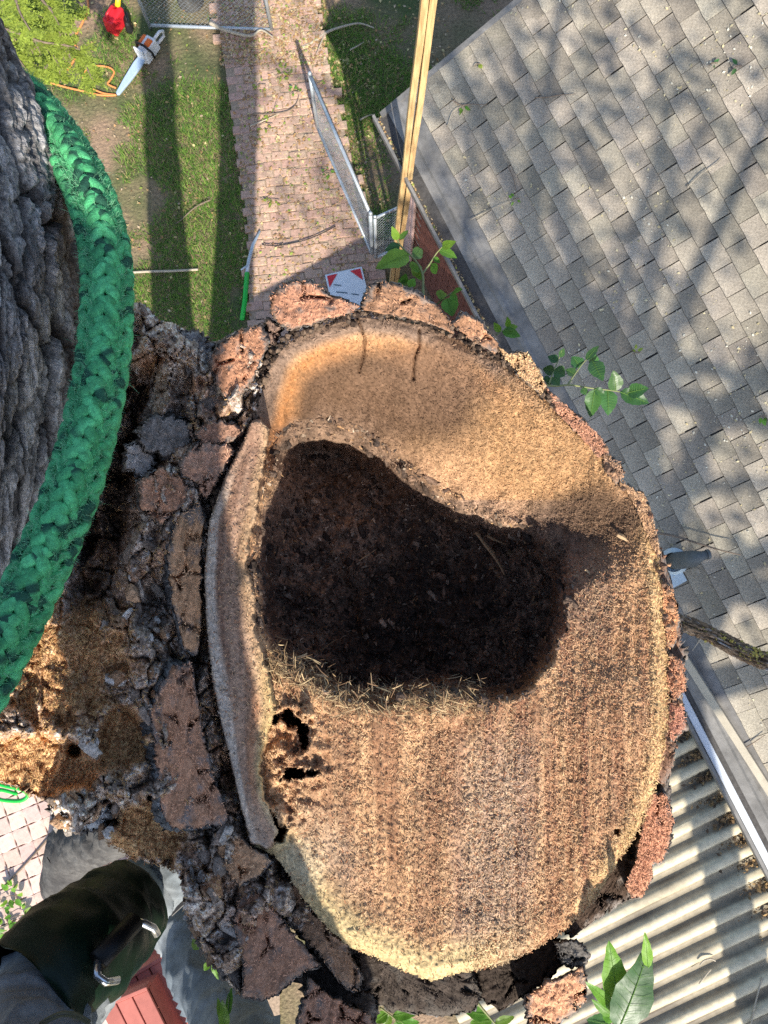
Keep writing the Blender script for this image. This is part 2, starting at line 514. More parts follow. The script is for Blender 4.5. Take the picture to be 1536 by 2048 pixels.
# dry leaf litter and chips on the path, lawn and roof
def flakes(name, pts, nrm, size, cols, mat, asp=0.6, lift=0.004, parent=None, tiltamt=0.5):
    n = len(pts)
    nrm = np.asarray(nrm, float)
    if nrm.ndim == 1: nrm = np.repeat(nrm[None], n, 0)
    t = rng.normal(size=(n, 3)); nn = nrm + tiltamt * rng.normal(size=(n, 3)) * 0.5
    nn /= np.linalg.norm(nn, axis=1)[:, None]
    a = np.cross(nn, t); a /= np.linalg.norm(a, axis=1)[:, None]
    b = np.cross(nn, a)
    s = (size[0] + (size[1] - size[0]) * rng.random(n) ** 2)[:, None]
    c = pts + nrm * (lift + s * 0.15 * tiltamt)
    curl = nn * s * 0.12
    V = np.stack([c - a * s / 2, c + b * s * asp / 2 + curl, c + a * s / 2, c - b * s * asp / 2 + curl], 1).reshape(-1, 3)
    F = np.arange(4 * n).reshape(-1, 4)
    F = np.concatenate([F[:, [0, 1, 3]], F[:, [1, 2, 3]]])
    return mk(name, V, F, mat, parent, col=np.repeat(cols, 4, 0))
lu, lv = scatter_px(6500, [(440, 650, -60, 130, 0.55), (480, 740, 100, 600, 0.45), (-40, 520, -60, 660, 0.25), (640, 900, -40, 480, 0.18)])
lp = Pn(lu, lv, 0.05); lp[:, 2] = 0.012 + 0.045 * inside(path_px, lp[:, 0], lp[:, 1])
pal = np.array([(0.45, 0.30, 0.14), (0.34, 0.20, 0.09), (0.55, 0.45, 0.22), (0.25, 0.32, 0.06), (0.5, 0.38, 0.25)])
lc = pal[rng.choice(5, len(lp), p=[.3, .28, .17, .08, .17])] * rng.uniform(0.7, 1.2, (len(lp), 1))
tag(flakes('leaf_litter', lp, (0, 0, 1), (0.012, 0.055), lc, M['litter']), 'small dry brown leaves scattered over brick path and lawn', 'leaf litter', kind='stuff')

# ------------------------------------------------------------------ the house: wall, roof, gutter, shingles
ZE = 2.45
E0 = P(752, 236, ZE)                                   # eave corner
E1 = P(966, 648, ZE)
ed = (E1 - E0); ed.z = 0; ed.normalize()               # along the eave (down-right in the picture)
en = Vector((-ed.y, ed.x, 0))
if en.x < 0: en = -en                                  # horizontally into the house
SL = 0.54
es = (en + Vector((0, 0, SL))).normalized()            # up the slope
rn = ed.cross(es); rn = rn if rn.z > 0 else -rn
house = empty('house', (E0.x, E0.y, 0))
tag(house, 'low house with grey shingle roof and dark red brick wall', 'house')
HL = house.location.copy()
LEN, RUN = 9.5, 7.0
def RP(a, s, h=0.0):
    return E0 + ed * a + es * s + rn * h
roof = MB()
roof.add([RP(0.02, 0.0, -0.012), RP(LEN, 0.0, -0.012), RP(LEN, RUN, -0.012), RP(0.02, RUN, -0.012), RP(0.02, 0.0, -0.10), RP(LEN, 0.0, -0.10), RP(LEN, RUN, -0.10), RP(0.02, RUN, -0.10)],
         [(0, 1, 2, 3), (7, 6, 5, 4), (0, 4, 5, 1), (1, 5, 6, 2), (2, 6, 7, 3), (3, 7, 4, 0)])
roof = roof.build('roof', M['deck'], house, local=HL)
TL, EX = 0.205, 0.142
tabm = []
for k in range(5):
    hx, hy = TL / 2 - 0.0035, (EX + 0.05) / 2
    jit = [random.uniform(-0.004, 0.004) for _ in range(4)]
    y0 = -EX / 2
    nx = 5
    low = [(-hx + 2 * hx * i / (nx - 1), y0 + jit[i % 4] * 0.8) for i in range(nx)]
    vs = []; fs = []
    for (x, y) in low: vs += [(x, y - 0.004, 0.0), (x, y + 0.004, 0.0125 + random.uniform(0, 0.0025))]
    for (x, y) in low: vs += [(x, y0 + EX * 0.55, 0.0085), (x, y0 + EX + 0.05, 0.0015)]
    for i in range(nx - 1):
        a = 2 * i; b = 2 * nx + 2 * i
        fs += [(a, a + 2, a + 3, a + 1), (a + 1, a + 3, b + 2, b), (b, b + 2, b + 3, b + 1)]
    fs += [(0, 1, 2 * nx, 2 * nx + 1), (2 * nx - 2, 4 * nx - 1, 4 * nx - 2, 2 * nx - 1)]
    me = bpy.data.meshes.new('shingle'); me.from_pydata(vs, [], fs); me.materials.append(M['shingle']); me.materials.append(M['deck']); tabm.append(me)
    for pi in range(0, 3 * (nx - 1), 3): me.polygons[pi].material_index = 1
face_outline = [(720, 632), (790, 636), (860, 652), (920, 678), (980, 705), (1040, 745), (1100, 800), (1160, 850), (1205, 890), (1240, 955), (1285, 1005), (1312, 1075),
    (1325, 1160), (1332, 1230), (1338, 1330), (1338, 1430), (1330, 1500), (1310, 1580), (1280, 1660), (1240, 1720), (1190, 1800), (1130, 1860), (1060, 1905),
    (1000, 1930), (930, 1947), (860, 1965), (820, 1950), (760, 1922), (700, 1897), (650, 1855), (605, 1800), (570, 1745), (548, 1712), (500, 1692), (480, 1620),
    (460, 1530), (440, 1450), (420, 1350), (410, 1250), (405, 1150), (415, 1040), (448, 950), (478, 890), (500, 845), (512, 815), (520, 780), (540, 720), (580, 680), (640, 648)]
RM = Matrix((ed, es, rn)).transposed()
tabs = []
S0 = 0.34
for c in range(0, 46):
    for k in range(-1, 48):
        a = k * TL + (TL / 2 if c % 2 else 0) + random.uniform(-0.004, 0.004) + TL / 2
        s = S0 + c * EX + EX / 2
        if a < -TL * 0.1 or a > LEN: continue
        if a < TL * 0.55: a = TL * 0.5 + 0.03
        p = RP(a, s, 0.0)
        u, v = proj(p)
        if -40 < u < 1600 and -60 < v < 2100:
            hid = inside(face_outline, np.array([u]), np.array([v]))[0]
            tabs.append((p, u, v, hid))
show = [t for t in tabs if not t[3] and -20 < t[1] < 1560 and -25 < t[2] < 2060]
show = sorted(show, key=lambda t: -t[0].z)
shown = {id(t) for t in show[:300]} if len(show) > 300 else {id(t) for t in show}
rest = MB()
TILTM = Matrix.Rotation(0.02, 3, 'X')
for t in tabs:
    if id(t) in shown:
        o = bpy.data.objects.new('shingle', random.choice(tabm)); COL.objects.link(o); o.parent = roof
        mm = RM @ TILTM @ Matrix.Rotation(random.uniform(-0.008, 0.008), 3, 'Z')
        o.matrix_local = Matrix.Translation(t[0] - HL) @ mm.to_4x4()
    else:
        me = tabm[0]
        rest.add([(t[0] - HL) + RM @ (TILTM @ v.co) for v in me.vertices], [tuple(p.vertices) for p in me.polygons])
if rest.v:
    tag(rest.build('shingle_field', M['shingle'], roof), kind='stuff')
# gutter, apron and rake edge
gt = MB()
prof = [(-0.030, -0.02), (-0.036, 0.055), (-0.014, 0.060), (-0.012, -0.012), (0.085, -0.012), (0.09, 0.035), (0.10, 0.035), (0.10, -0.03)]
def sweep(mb, prof, a0, a1, m=0):
    vs = []
    n = len(prof)
    for a in (a0, a1):
        for (x, z) in prof:
            p = E0 + ed * a + en * x + Vector((0, 0, z)); vs.append(p)
    fs = [(i, (i + 1) % n, n + (i + 1) % n, n + i) for i in range(n)] + [tuple(range(n - 1, -1, -1)), tuple(range(n, 2 * n))]
    mb.add(vs, fs, m)
sweep(gt, prof, 0.0, LEN)
gt.build('gutter', M['gutter_metal'], house, local=HL)
ap = MB()
seams = [0, 1.5, 3.05, 4.6, 6.1, 7.7, LEN]
for i in range(len(seams) - 1):
    a0, a1 = seams[i] + 0.001, seams[i + 1] + 0.01
    h = 0.004 + 0.0025 * (i % 2)
    ap.add([RP(a0, 0.11, h), RP(a1, 0.11, h), RP(a1, 0.40, h), RP(a0, 0.40, h), RP(a0, 0.20, h + 0.012), RP(a1, 0.20, h + 0.012), RP(a0, 0.23, h + 0.012), RP(a1, 0.23, h + 0.012), RP(a0, 0.25, h), RP(a1, 0.25, h), RP(a0, 0.18, h), RP(a1, 0.18, h)],
           [(0, 1, 11, 10), (10, 11, 5, 4), (4, 5, 7, 6), (6, 7, 9, 8), (8, 9, 2, 3)])
ap.build('metal_apron', M['gutter_metal'], house, local=HL)
rk = MB()
rk.add([RP(-0.012, 0.05, 0.012), RP(0.035, 0.05, 0.012), RP(0.035, RUN, 0.012), RP(-0.012, RUN, 0.012), RP(-0.012, 0.05, -0.11), RP(0.035, 0.05, -0.11), RP(0.035, RUN, -0.11), RP(-0.012, RUN, -0.11)],
       [(0, 1, 2, 3), (7, 6, 5, 4), (0, 4, 5, 1), (1, 5, 6, 2), (2, 6, 7, 3), (3, 7, 4, 0)])
rk.build('rake_edge', M['gutter_metal'], house, local=HL)
fa = MB(); sweep(fa, [(0.10, -0.03), (0.10, -0.17), (0.125, -0.17), (0.125, -0.03)], 0.02, LEN)
fa.build('fascia', M['trim_pink'], house, local=HL)
# walls with real brick courses on the side that shows
WI = 0.30
W0 = E0 + ed * 0.28 + en * WI; W0.z = 0
wall = MB()
def wp(a, b, z): 
    p = W0 + ed * a + en * b; return Vector((p.x, p.y, z))
WL, WD, WH = 8.8, 5.5, ZE - 0.02
wall.add([wp(0, 0, 0), wp(WL, 0, 0), wp(WL, WD, 0), wp(0, WD, 0), wp(0, 0, WH), wp(WL, 0, WH), wp(WL, WD, WH), wp(0, WD, WH)],
         [(0, 1, 5, 4), (1, 2, 6, 5), (2, 3, 7, 6), (3, 0, 4, 7)])
wl = wall.build('wall', M['mortar'], house, local=HL)
bk = MB()
WM = Matrix((ed, en, Vector((0, 0, 1)))).transposed()
for c in range(int(WH / 0.074)):
    for k in range(18):
        a = 0.13 + k * 0.212 + (0.106 if c % 2 else 0)
        bk.box(wp(a, -0.004, 0.038 + c * 0.074), (0.2, 0.02, 0.062), WM)
tag(bk.build('wall_bricks', M['brick_wall'], wl, local=HL), kind='stuff')
cp = MB()
cp.box(wp(-0.06, -0.03, WH / 2), (0.11, 0.07, WH - 0.02), WM)
cp.box(wp(0.02, -0.045, WH / 2), (0.05, 0.03, WH - 0.05), WM)
bevel(cp.build('corner_downpipe', M['trim_pink'], house, local=HL), 0.008)
# beige strip lying up the roof and the white eave bar near the patio cover
def roof_at(u, v, h=0.0):
    """Point of the roof plane seen at (u, v)."""
    d = P(u, v, ZC - 1) - Vector((0, 0, ZC))
    o = Vector((0, 0, ZC))
    t = ((E0 + rn * h) - o).dot(rn) / d.dot(rn)
    return o + d * t
a, b = roof_at(1378, 1330, 0.05), roof_at(1560, 1615, 0.05)
bs = MB(); d = (b - a)
bs.box((a + b) / 2, (d.length * 1.5, 0.055, 0.04), Matrix((d.normalized(), rn.cross(d).normalized(), rn)).transposed())
tag(bs.build('roof_batten', M['beige_metal']), 'beige flat bar lying on the shingles parallel to the white eave edge', 'bar')

# gutter debris and roof specks
s_ = rng.uniform(0, 5.2, 2400)
dp = np.array([tuple(E0 + ed * float(a) + en * float(x) + Vector((0, 0, -0.008))) for a, x in zip(s_, rng.normal(0.035, 0.022, 2400).clip(-0.005, 0.08))])
dc = pal[rng.choice(5, len(dp), p=[.35, .2, .3, .03, .12])] * rng.uniform(0.8, 1.3, (len(dp), 1))
tag(flakes('gutter_debris', dp, (0, 0, 1), (0.008, 0.035), dc, M['litter']), 'yellowish dry seeds and leaf bits lying in the grey gutter', 'debris', kind='stuff')
fl = []
for i in range(14000):
    a, s = random.uniform(0.05, 8), random.uniform(0.36, 5.5)
    if vnoise(a * 2.2, s * 2.2, 0, 5) + random.uniform(-0.45, 0.45) < 0.28: continue
    p = RP(a, s, 0.011); u, v = proj(p)
    if -20 < u < 1560 and -20 < v < 1450: fl.append(tuple(p))
fl = np.array(fl)
fc = np.array([(0.62, 0.54, 0.34), (0.5, 0.42, 0.24), (0.66, 0.62, 0.5)])[rng.choice(3, len(fl))] * rng.uniform(0.7, 1.15, (len(fl), 1))
tag(flakes('roof_specks', fl, tuple(rn), (0.008, 0.03), fc, M['litter'], lift=0.003, tiltamt=0.3), 'pale seed specks sprinkled over the grey shingles', 'debris', kind='stuff')

# vent pipe with elbow and flashing
vb = roof_at(1348, 1122)
vent = empty('vent_pipe', vb)
tag(vent, 'dark elbowed vent pipe with pale flashing on the shingle roof', 'vent pipe')
f = MB()
ringpts = []
for k in range(20):
    t = 2 * math.pi * k / 20
    ringpts.append((math.cos(t), math.sin(t)))
RM3 = RM
vs = [RM3 @ Vector((x * 0.105, y * 0.105, 0.014)) for x, y in ringpts] + [RM3 @ Vector((x * 0.075, y * 0.075, 0.05)) for x, y in ringpts]
f.add(vs, [(i, (i + 1) % 20, 20 + (i + 1) % 20, 20 + i) for i in range(20)])
f.add([RM3 @ Vector(q) for q in ((-0.02, -0.17, 0.016), (0.19, -0.16, 0.016), (0.17, 0.02, 0.017), (-0.03, 0.02, 0.017))], [(0, 1, 2, 3)])
f.build('flashing', M['flashing'], vent, smooth=False)
pv = MB(); pv.tube([Vector((0, 0, 0)), Vector((0, 0, 0.2)), Vector((0.005, 0.004, 0.36)), Vector((0.045, 0.02, 0.40)), Vector((0.085, 0.03, 0.40))], [0.066, 0.064, 0.060, 0.036, 0.030], n=18)
pv.build('pipe', M['rubber'], vent, smooth=True)
pv = MB(); pv.tube([Vector((0.08, 0.03, 0.40)), Vector((0.10, 0.034, 0.40))], [0.036, 0.036], n=18); pv.build('rim', M['rubber'], vent)

# patio cover: corrugated sheets, white edge bar, debris in the ribs
ZP = 2.22
A0 = Vector((-1.34, 0.6, 0)) ; 
cd, cn = ed, en
a_mid = (E0 - A0); 
off = a_mid.dot(en)                                    # horizontal distance outer edge -> eave
start = A0
cover = empty('patio_cover', (start.x, start.y, ZP))
tag(cover, 'weathered corrugated metal patio cover under the house eave', 'roof')
NS = 9; SW = 0.80; PER = 0.178
for s in range(NS):
    V = []; F = []; HH = []
    nu = 60; nv = 40
    for i in range(nu + 1):
        a = s * (SW - 0.05) + SW * i / nu
        ph = a / PER * 2 * math.pi
        h = 0.026 * math.tanh(1.6 * math.sin(ph)) / math.tanh(1.6)
        for j in range(nv + 1):
            b = (off + 0.02) * j / nv
            sag = 0.006 * math.sin(a * 3 + b * 2)
            p = cd * a + cn * b + Vector((0, 0, h + 0.06 * b + sag + 0.004 * (s % 2)))
            V.append(p); HH.append((h / 0.026, a, b))
    for i in range(nu):
        for j in range(nv):
            k = i * (nv + 1) + j
            F.append((k, k + nv + 1, k + nv + 2, k + 1))
    HH = np.array(HH)
    dirt = np.clip(0.62 * ss(0.35, -0.6, HH[:, 0] + 0.5 * fbm(HH[:, 1] * 14, HH[:, 2] * 2.5, 0, 3, 77)) + 0.45 * np.clip(fbm(HH[:, 1] * 9, HH[:, 2] * 1.6, 0, 4, 79) * 2, 0, 1), 0, 1)
    cc_ = mixc((0.58, 0.50, 0.34), (0.11, 0.088, 0.062), dirt)
    o = mk('corrugated_sheet', V, np.array(F), M['corrugated'], cover, smooth=True, col=cc_)
wb = MB()
ea = 0.5; 
for (x0, w, h) in ((off + 0.03, 0.06, 0.12),):
    c0 = cd * 4.6 + cn * x0 + Vector((0, 0, 0.06 * off + 0.05))
    wb.box(c0, (6.0, w, h), Matrix((cd, cn, Vector((0, 0, 1)))).transposed())
bevel(wb.build('edge_bar', M['white_metal'], cover), 0.006)
pst = MB()
for a_, b_ in ((0.15, 0.1), (4.3, 0.1)):
    c0 = cd * a_ + cn * b_
    pst.box(c0 + Vector((0, 0, -ZP / 2 - 0.02)), (0.09, 0.09, ZP - 0.03))
for w_i, (a_, b_) in enumerate(((0.15, 0.1), (4.3, 0.1))):
    q = MB(); c0 = cd * a_ + cn * b_
    q.box(c0 + Vector((0, 0, -ZP / 2 - 0.02)), (0.09, 0.09, ZP - 0.03)); q.build('post', M['white_metal'], cover)
# clumps of leaves washed down into the ribs against the edge bar
pts = []
for k in range(2, 28):
    ph = (k + 0.75) * PER
    for _ in range(70):
        a = ph + random.gauss(0, 0.022); b = off - abs(random.gauss(0, 0.09)) - 0.02
        p = start + cd * a + cn * b; pts.append((p.x, p.y, ZP + 0.06 * b - 0.012 + random.uniform(0, 0.02)))
pts = np.array(pts)
dc = np.array([(0.16, 0.10, 0.05), (0.28, 0.18, 0.08), (0.08, 0.055, 0.035)])[rng.choice(3, len(pts))] * rng.uniform(0.7, 1.2, (len(pts), 1))
tag(flakes('rib_debris', pts, (0, 0, 1), (0.015, 0.05), dc, M['litter'], lift=0.006, tiltamt=1.2), 'brown leaf debris heaped in the ribs beside the white edge bar', 'debris', kind='stuff')

# ------------------------------------------------------------------ the tree
tree = empty('elm_tree', tuple(P(400, 1180, 0)))
tag(tree, 'big old tree freshly sawn off, with hollow stump and thick rough bark', 'tree')
TL0 = tree.location.copy()

def hfield(name, poly, step, zf, cf, mat, parent, skirt=0.2, shrink=0.2, jit=0.5, skirtcol=(0.05, 0.038, 0.03)):
    poly = np.asarray(poly, float)
    u0, v0 = poly.min(0) - step; u1, v1 = poly.max(0) + step
    us = np.arange(u0, u1, step); vs = np.arange(v0, v1, step)
    U, Vv = np.meshgrid(us, vs, indexing='ij')
    U = U + rng.uniform(-jit, jit, U.shape) * step * 0.5; Vv = Vv + rng.uniform(-jit, jit, U.shape) * step * 0.5
    Z = zf(U, Vv); C = cf(U, Vv, Z)
    edge = segdist(poly, U, Vv, True)
    ins = inside(poly, U, Vv) & (edge > step * 1.5 * (fbm(U / 9, Vv / 9, 0, 3, 91) + 0.2))
    cell = ins[:-1, :-1] & ins[1:, :-1] & ins[1:, 1:] & ins[:-1, 1:]
    idx = np.arange(U.size).reshape(U.shape)
    F = np.stack([idx[:-1, :-1][cell], idx[:-1, 1:][cell], idx[1:, 1:][cell], idx[1:, :-1][cell]], -1)
    V3 = Pn(U, Vv, Z).reshape(-1, 3); C = C.reshape(-1, 3)
    e = np.concatenate([F[:, [0, 1]], F[:, [1, 2]], F[:, [2, 3]], F[:, [3, 0]]])
    key = np.sort(e, 1); key = key[:, 0].astype(np.int64) * U.size + key[:, 1]
    _, inv, cnt = np.unique(key, return_inverse=True, return_counts=True)
    be = e[cnt[inv] == 1]
    bv = np.unique(be)
    cen = V3[bv].mean(0)
    low = V3[bv].copy()
    mid = low.copy()
    mid[:, :2] = cen[:2] + (mid[:, :2] - cen[:2]) * (1 - shrink * 0.15); mid[:, 2] -= skirt * 0.3
    low[:, :2] = cen[:2] + (low[:, :2] - cen[:2]) * (1 - shrink); low[:, 2] -= skirt
    n0 = len(V3); mp = {int(b): i for i, b in enumerate(bv)}
    ia = np.array([mp[int(x)] for x in be[:, 0]]); ib = np.array([mp[int(x)] for x in be[:, 1]])
    nb = len(bv)
    F2 = np.stack([be[:, 1], be[:, 0], n0 + ia, n0 + ib], -1)
    F3 = np.stack([n0 + ib, n0 + ia, n0 + nb + ia, n0 + nb + ib], -1)
    V3 = np.concatenate([V3, mid, low]); 
    sc = np.tile(np.asarray(skirtcol), (2 * nb, 1)) * rng.uniform(0.6, 1.6, (2 * nb, 1))
    C = np.concatenate([C, sc])
    F = np.concatenate([F, F2, F3])
    used = np.unique(F); remap = np.zeros(len(V3), int); remap[used] = np.arange(len(used))
    return mk(name, V3[used], remap[F], mat, parent, col=C[used], local=TL0, smooth=True)

strip = [(500, 842), (522, 836), (540, 858), (532, 910), (525, 960), (520, 1010), (502, 1075), (495, 1130), (510, 1190), (514, 1260), (528, 1305), (545, 1365), (556, 1420), (538, 1468),
         (524, 1530), (530, 1595), (562, 1660), (545, 1702), (500, 1690), (480, 1620), (460, 1530), (440, 1450), (420, 1350), (410, 1250), (405, 1150), (415, 1040), (448, 950), (478, 890)]
core = [(535, 880), (580, 842), (650, 830), (720, 850), (790, 900), (850, 950), (930, 1000), (1010, 1030), (1090, 1060), (1140, 1110), (1150, 1170), (1135, 1260), (1105, 1330), (1050, 1398), (960, 1416),
        (930, 1402), (890, 1385), (830, 1400), (760, 1412), (690, 1405), (620, 1372), (560, 1330), (518, 1262), (503, 1160), (503, 1080), (525, 975)]
cr1 = [(712, 632), (722, 655), (730, 680), (726, 712), (718, 745)]
cr2 = [(838, 660), (838, 690), (828, 720), (826, 760)]
cr3 = [(1110, 820), (1140, 850), (1175, 885)]
holes = [((572, 1436), 30, 18), ((595, 1548), 36, 12), ((548, 1655), 20, 26), ((606, 1470), 12, 30)]
pits = [(1235, 1665, 7)]

def strip_d(u, v):
    return sdf(strip, u, v) + 6.5 * fbm(u / 13, v / 13, 0, 4, 55) * ss(470, 500, u) - 1.0

def face_z(u, v):
    dA = np.maximum(sdf(face_outline, u, v), 0.0)
    dC = sdf(core, u, v)
    wob = 22 * fbm(u / 34, v / 34, 0, 4, 5)
    dC = dC + wob * ss(60, -20, np.abs(dC))
    w = ss(1290, 960, v) * ss(470, 620, u + 0.35 * (1000 - v).clip(0, 500))
    wr = ss(1000, 1250, u) * ss(1500, 1250, v) * 0.35
    w = np.maximum(w, wr)
    out = np.maximum(-dC, 0)
    s = dA / (dA + out + 1e-6)
    z = -0.16 * w * s ** 1.25
    W = 42 + 34 * w
    inn = ss(0, 1, np.maximum(dC, 0) / W)
    fl = -0.33 - 0.085 * np.exp(-(((u - 640) / 170) ** 2 + ((v - 910) / 110) ** 2)) + 0.03 * fbm(u / 70, v / 70, 0, 4, 8) + 0.05 * np.exp(-(((u - 1060) / 110) ** 2 + ((v - 1230) / 160) ** 2)) + 0.03 * np.exp(-(((u - 560) / 70) ** 2 + ((v - 960) / 120) ** 2))
    z = z * (1 - inn) + fl * inn
    flat = 1 - inn
    z = z + flat * (0.0022 * fbm(u / 7, v / 7, 0, 3, 21) + 0.004 * fbm(u / 45, v / 60, 0, 3, 22) + 0.0016 * vnoise(u / 5.5, v / 90, 0, 31) * ss(1300, 1500, v) + 0.0018 * vnoise(u / 12, v / 160, 0, 33) * ss(850, 1000, u))
    z = z + inn * (0.016 * fbm(u / 22, v / 22, 0, 4, 41) + 0.004 * fbm(u / 6, v / 6, 0, 2, 42))
    z = z - 0.012 * ss(26, 0, dA)                                  # worn rounded rim
    dS = strip_d(u, v)
    top = 0.030 + 0.0015 * vnoise(u / 6, v / 120, 0, 51) - 0.02 * ss(1580, 1700, v) + 0.012 * ss(900, 840, v) - 0.012 * ss(1250, 1000, v) * 0
    z = np.where(dS > 0, top * ss(0, 5, dS) + np.maximum(z, -0.02) * (1 - ss(0, 5, dS)) + 0.002 * fbm(u / 7, v / 9, 0, 3, 52), z)
    for (c, a, b) in holes:
        q = np.hypot((u - c[0]) / a, (v - c[1]) / b) + 0.9 * fbm(u / 17, v / 17, 0, 3, 61)
        z = z - 0.075 * ss(1.0, 0.55, q) * (dS < 4) + 0.012 * ss(1.7, 1.15, q) * ss(0.9, 1.15, q) * (dS < 0)
    lump = ss(110, 30, np.hypot((u - 585) / 0.9, (v - 1520) / 1.9)) * (dS < 0)
    z = z + lump * 0.022 * fbm(u / 20, v / 20, 0, 3, 63)
    for (x, y, r) in pits:
        z = z - 0.02 * ss(1.0, 0.3, np.hypot(u - x, v - y) / r + 0.9 * fbm(u / 7, v / 7, 0, 3, 64))
    for c in (cr1, cr2, cr3):
        z = z - 0.010 * ss(4.0, 0.8, segdist(c, u, v) + 1.5 * fbm(u / 9, v / 9, 0, 2, 65))
    nub = ss(48, 20, np.hypot(u - 895, (v - 1418) * 1.1) + 10 * fbm(u / 14, v / 14, 0, 2, 66))
    z = np.maximum(z, -0.5) + 0.02 * nub
    return ZF + z

def face_c(u, v, z):
    h = z - ZF
    dA = np.maximum(sdf(face_outline, u, v), 0.0)
    dS = strip_d(u, v); dC = sdf(core, u, v)
    st = vnoise(u / 11, v / 240, 0, 71) * 0.6 + vnoise(u / 28, v / 300, 0, 72) * 0.6
    n1 = fbm(u / 60, v / 80, 0, 4, 73); n2 = fbm(u / 8, v / 8, 0, 3, 74)
    c = mixc((0.29, 0.165, 0.095), (0.50, 0.325, 0.185), np.clip(0.5 + 0.9 * st * ss(1250, 1500, v) + 0.5 * n1, 0, 1))
    c = mixc(c, (0.27, 0.135, 0.085), np.clip(0.2 + 1.0 * vnoise(u / 15, v / 400, 0, 75), 0, 1) * ss(760, 1000, u) * ss(1000, 1250, v) * 0.85)
    c = mixc(c, (0.26, 0.16, 0.10), np.clip(1.3 * vnoise(u / 38 + 0.4 * fbm(u / 90, v / 200, 0, 2, 78), v / 420, 0, 76), 0, 1) * ss(1380, 1480, v) * 0.55)
    c = mixc(c, (0.39, 0.31, 0.24), ss(120, 30, np.abs(u - 990 + (v - 1700) * 0.05)) * ss(1400, 1560, v) * 0.55)
    # pale greyish sapwood arc along the top left rim, orange stain behind it; tones lowered to offset the sun
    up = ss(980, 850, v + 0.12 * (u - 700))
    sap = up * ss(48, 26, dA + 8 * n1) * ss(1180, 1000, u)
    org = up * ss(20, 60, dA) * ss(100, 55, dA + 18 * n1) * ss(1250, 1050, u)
    c = mixc(c, (0.058, 0.036, 0.024), up * ss(45, 100, dA + 15 * n1) * (0.9 + 0.1 * n2) * ss(1090, 900, u))  # brown stain, made darker because this wall faces the sun
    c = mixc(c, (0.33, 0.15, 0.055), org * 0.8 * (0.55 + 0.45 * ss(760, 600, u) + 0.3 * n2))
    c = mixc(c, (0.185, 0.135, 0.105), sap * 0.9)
    c = mixc(c, (0.20, 0.12, 0.075), ss(90, 40, np.hypot(u - 905, (v - 735) * 1.2) + 30 * n1) * 0.75)
    c = mixc(c, (0.15, 0.095, 0.062), ss(170, 60, np.hypot((u - 830) * 0.6, (v - 780) * 1.4) + 40 * n1) * 0.75)
    # fibrous slope, upper right, darkened in colour against the full sun
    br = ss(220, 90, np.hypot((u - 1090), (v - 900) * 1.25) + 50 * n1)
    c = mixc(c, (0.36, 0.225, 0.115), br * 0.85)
    # pale yellow and greyish rim, lower left
    lo = ss(1560, 1700, v + 0.2 * (600 - u)) * ss(1120, 900, u)
    c = mixc(c, (0.46, 0.375, 0.20), lo * ss(95, 25, dA + 12 * n1) * 0.85)
    c = mixc(c, (0.36, 0.29, 0.22), lo * ss(40, 110, dA) * ss(240, 120, dA) * 0.5 * ss(800, 640, u))
    c = mixc(c, (0.44, 0.39, 0.28), ss(70, 20, np.hypot(u - 600, (v - 1735) * 0.8)) * 0.55)
    c = mixc(c, (0.55, 0.42, 0.20), ss(1120, 1220, u) * ss(60, 8, dA) * ss(1000, 1100, v) * 0.5)
    # black stained corner at the right of the hollow
    bl = ss(120, 45, np.hypot((u - 1180) * 0.75, (v - 1040) * 1.35) + 30 * n1)
    c = mixc(c, (0.07, 0.048, 0.036), bl * 0.85)
    c = mixc(c, (0.17, 0.12, 0.095), ss(95, 40, np.hypot((u - 1175), (v - 1180) * 0.7) + 25 * n1) * 0.6)
    # rotten punk in the hollow
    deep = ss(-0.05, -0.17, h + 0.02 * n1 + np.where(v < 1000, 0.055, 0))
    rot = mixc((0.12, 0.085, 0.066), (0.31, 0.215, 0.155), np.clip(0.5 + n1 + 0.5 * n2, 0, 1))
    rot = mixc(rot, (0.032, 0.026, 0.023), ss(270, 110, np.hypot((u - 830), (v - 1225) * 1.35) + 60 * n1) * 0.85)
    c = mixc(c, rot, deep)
    c = mixc(c, (0.30, 0.19, 0.10), ss(-4, 10, dC) * ss(42, 18, dC) * (v > 1310) * 0.7)
    # hinge strip: chalky white edge, brown streaks, yellow inner edge
    sl = segdist(strip[17:], u, v)           # left edge
    sr = segdist(strip[2:18], u, v)
    t = sl / (sl + sr + 1e-6)
    cs = mixc((0.34, 0.23, 0.165), (0.20, 0.125, 0.09), np.clip(0.5 + 0.8 * vnoise(t * 9, v / 160, 0, 81) + 0.3 * n2, 0, 1))
    cs = mixc(cs, (0.50, 0.455, 0.395), ss(0.17, 0.05, np.abs(t - 0.15 + 0.06 * n1)) * ss(900, 1080, v) * 0.7)
    cs = mixc(cs, (0.50, 0.36, 0.17), ss(0.62, 0.9, t + 0.1 * n1) * (0.25 + 0.6 * ss(1280, 1400, v)))
    cs = mixc(cs, (0.42, 0.22, 0.12), ss(0.45, 0.6, t) * ss(0.8, 0.65, t) * ss(1300, 1450, v) * 0.6)
    cs = mixc(cs, (0.38, 0.32, 0.26), ss(1560, 1640, v) * 0.45)
    cs = mixc(cs, (0.10, 0.06, 0.04), ss(0.012, -0.01, h))
    c = np.where((dS > 0)[..., None], cs, c)
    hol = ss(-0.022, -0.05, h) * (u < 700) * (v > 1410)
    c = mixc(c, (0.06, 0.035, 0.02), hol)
    for cc in (cr1, cr2, cr3):
        c = mixc(c, (0.07, 0.04, 0.025), ss(4.5, 1.0, segdist(cc, u, v) + 1.5 * n2) * 0.6)
    c = c * np.array([1.08, 1.03, 0.98])
    gr_ = 1 + 0.28 * n2[..., None] + 0.16 * rng.normal(size=u.shape)[..., None]
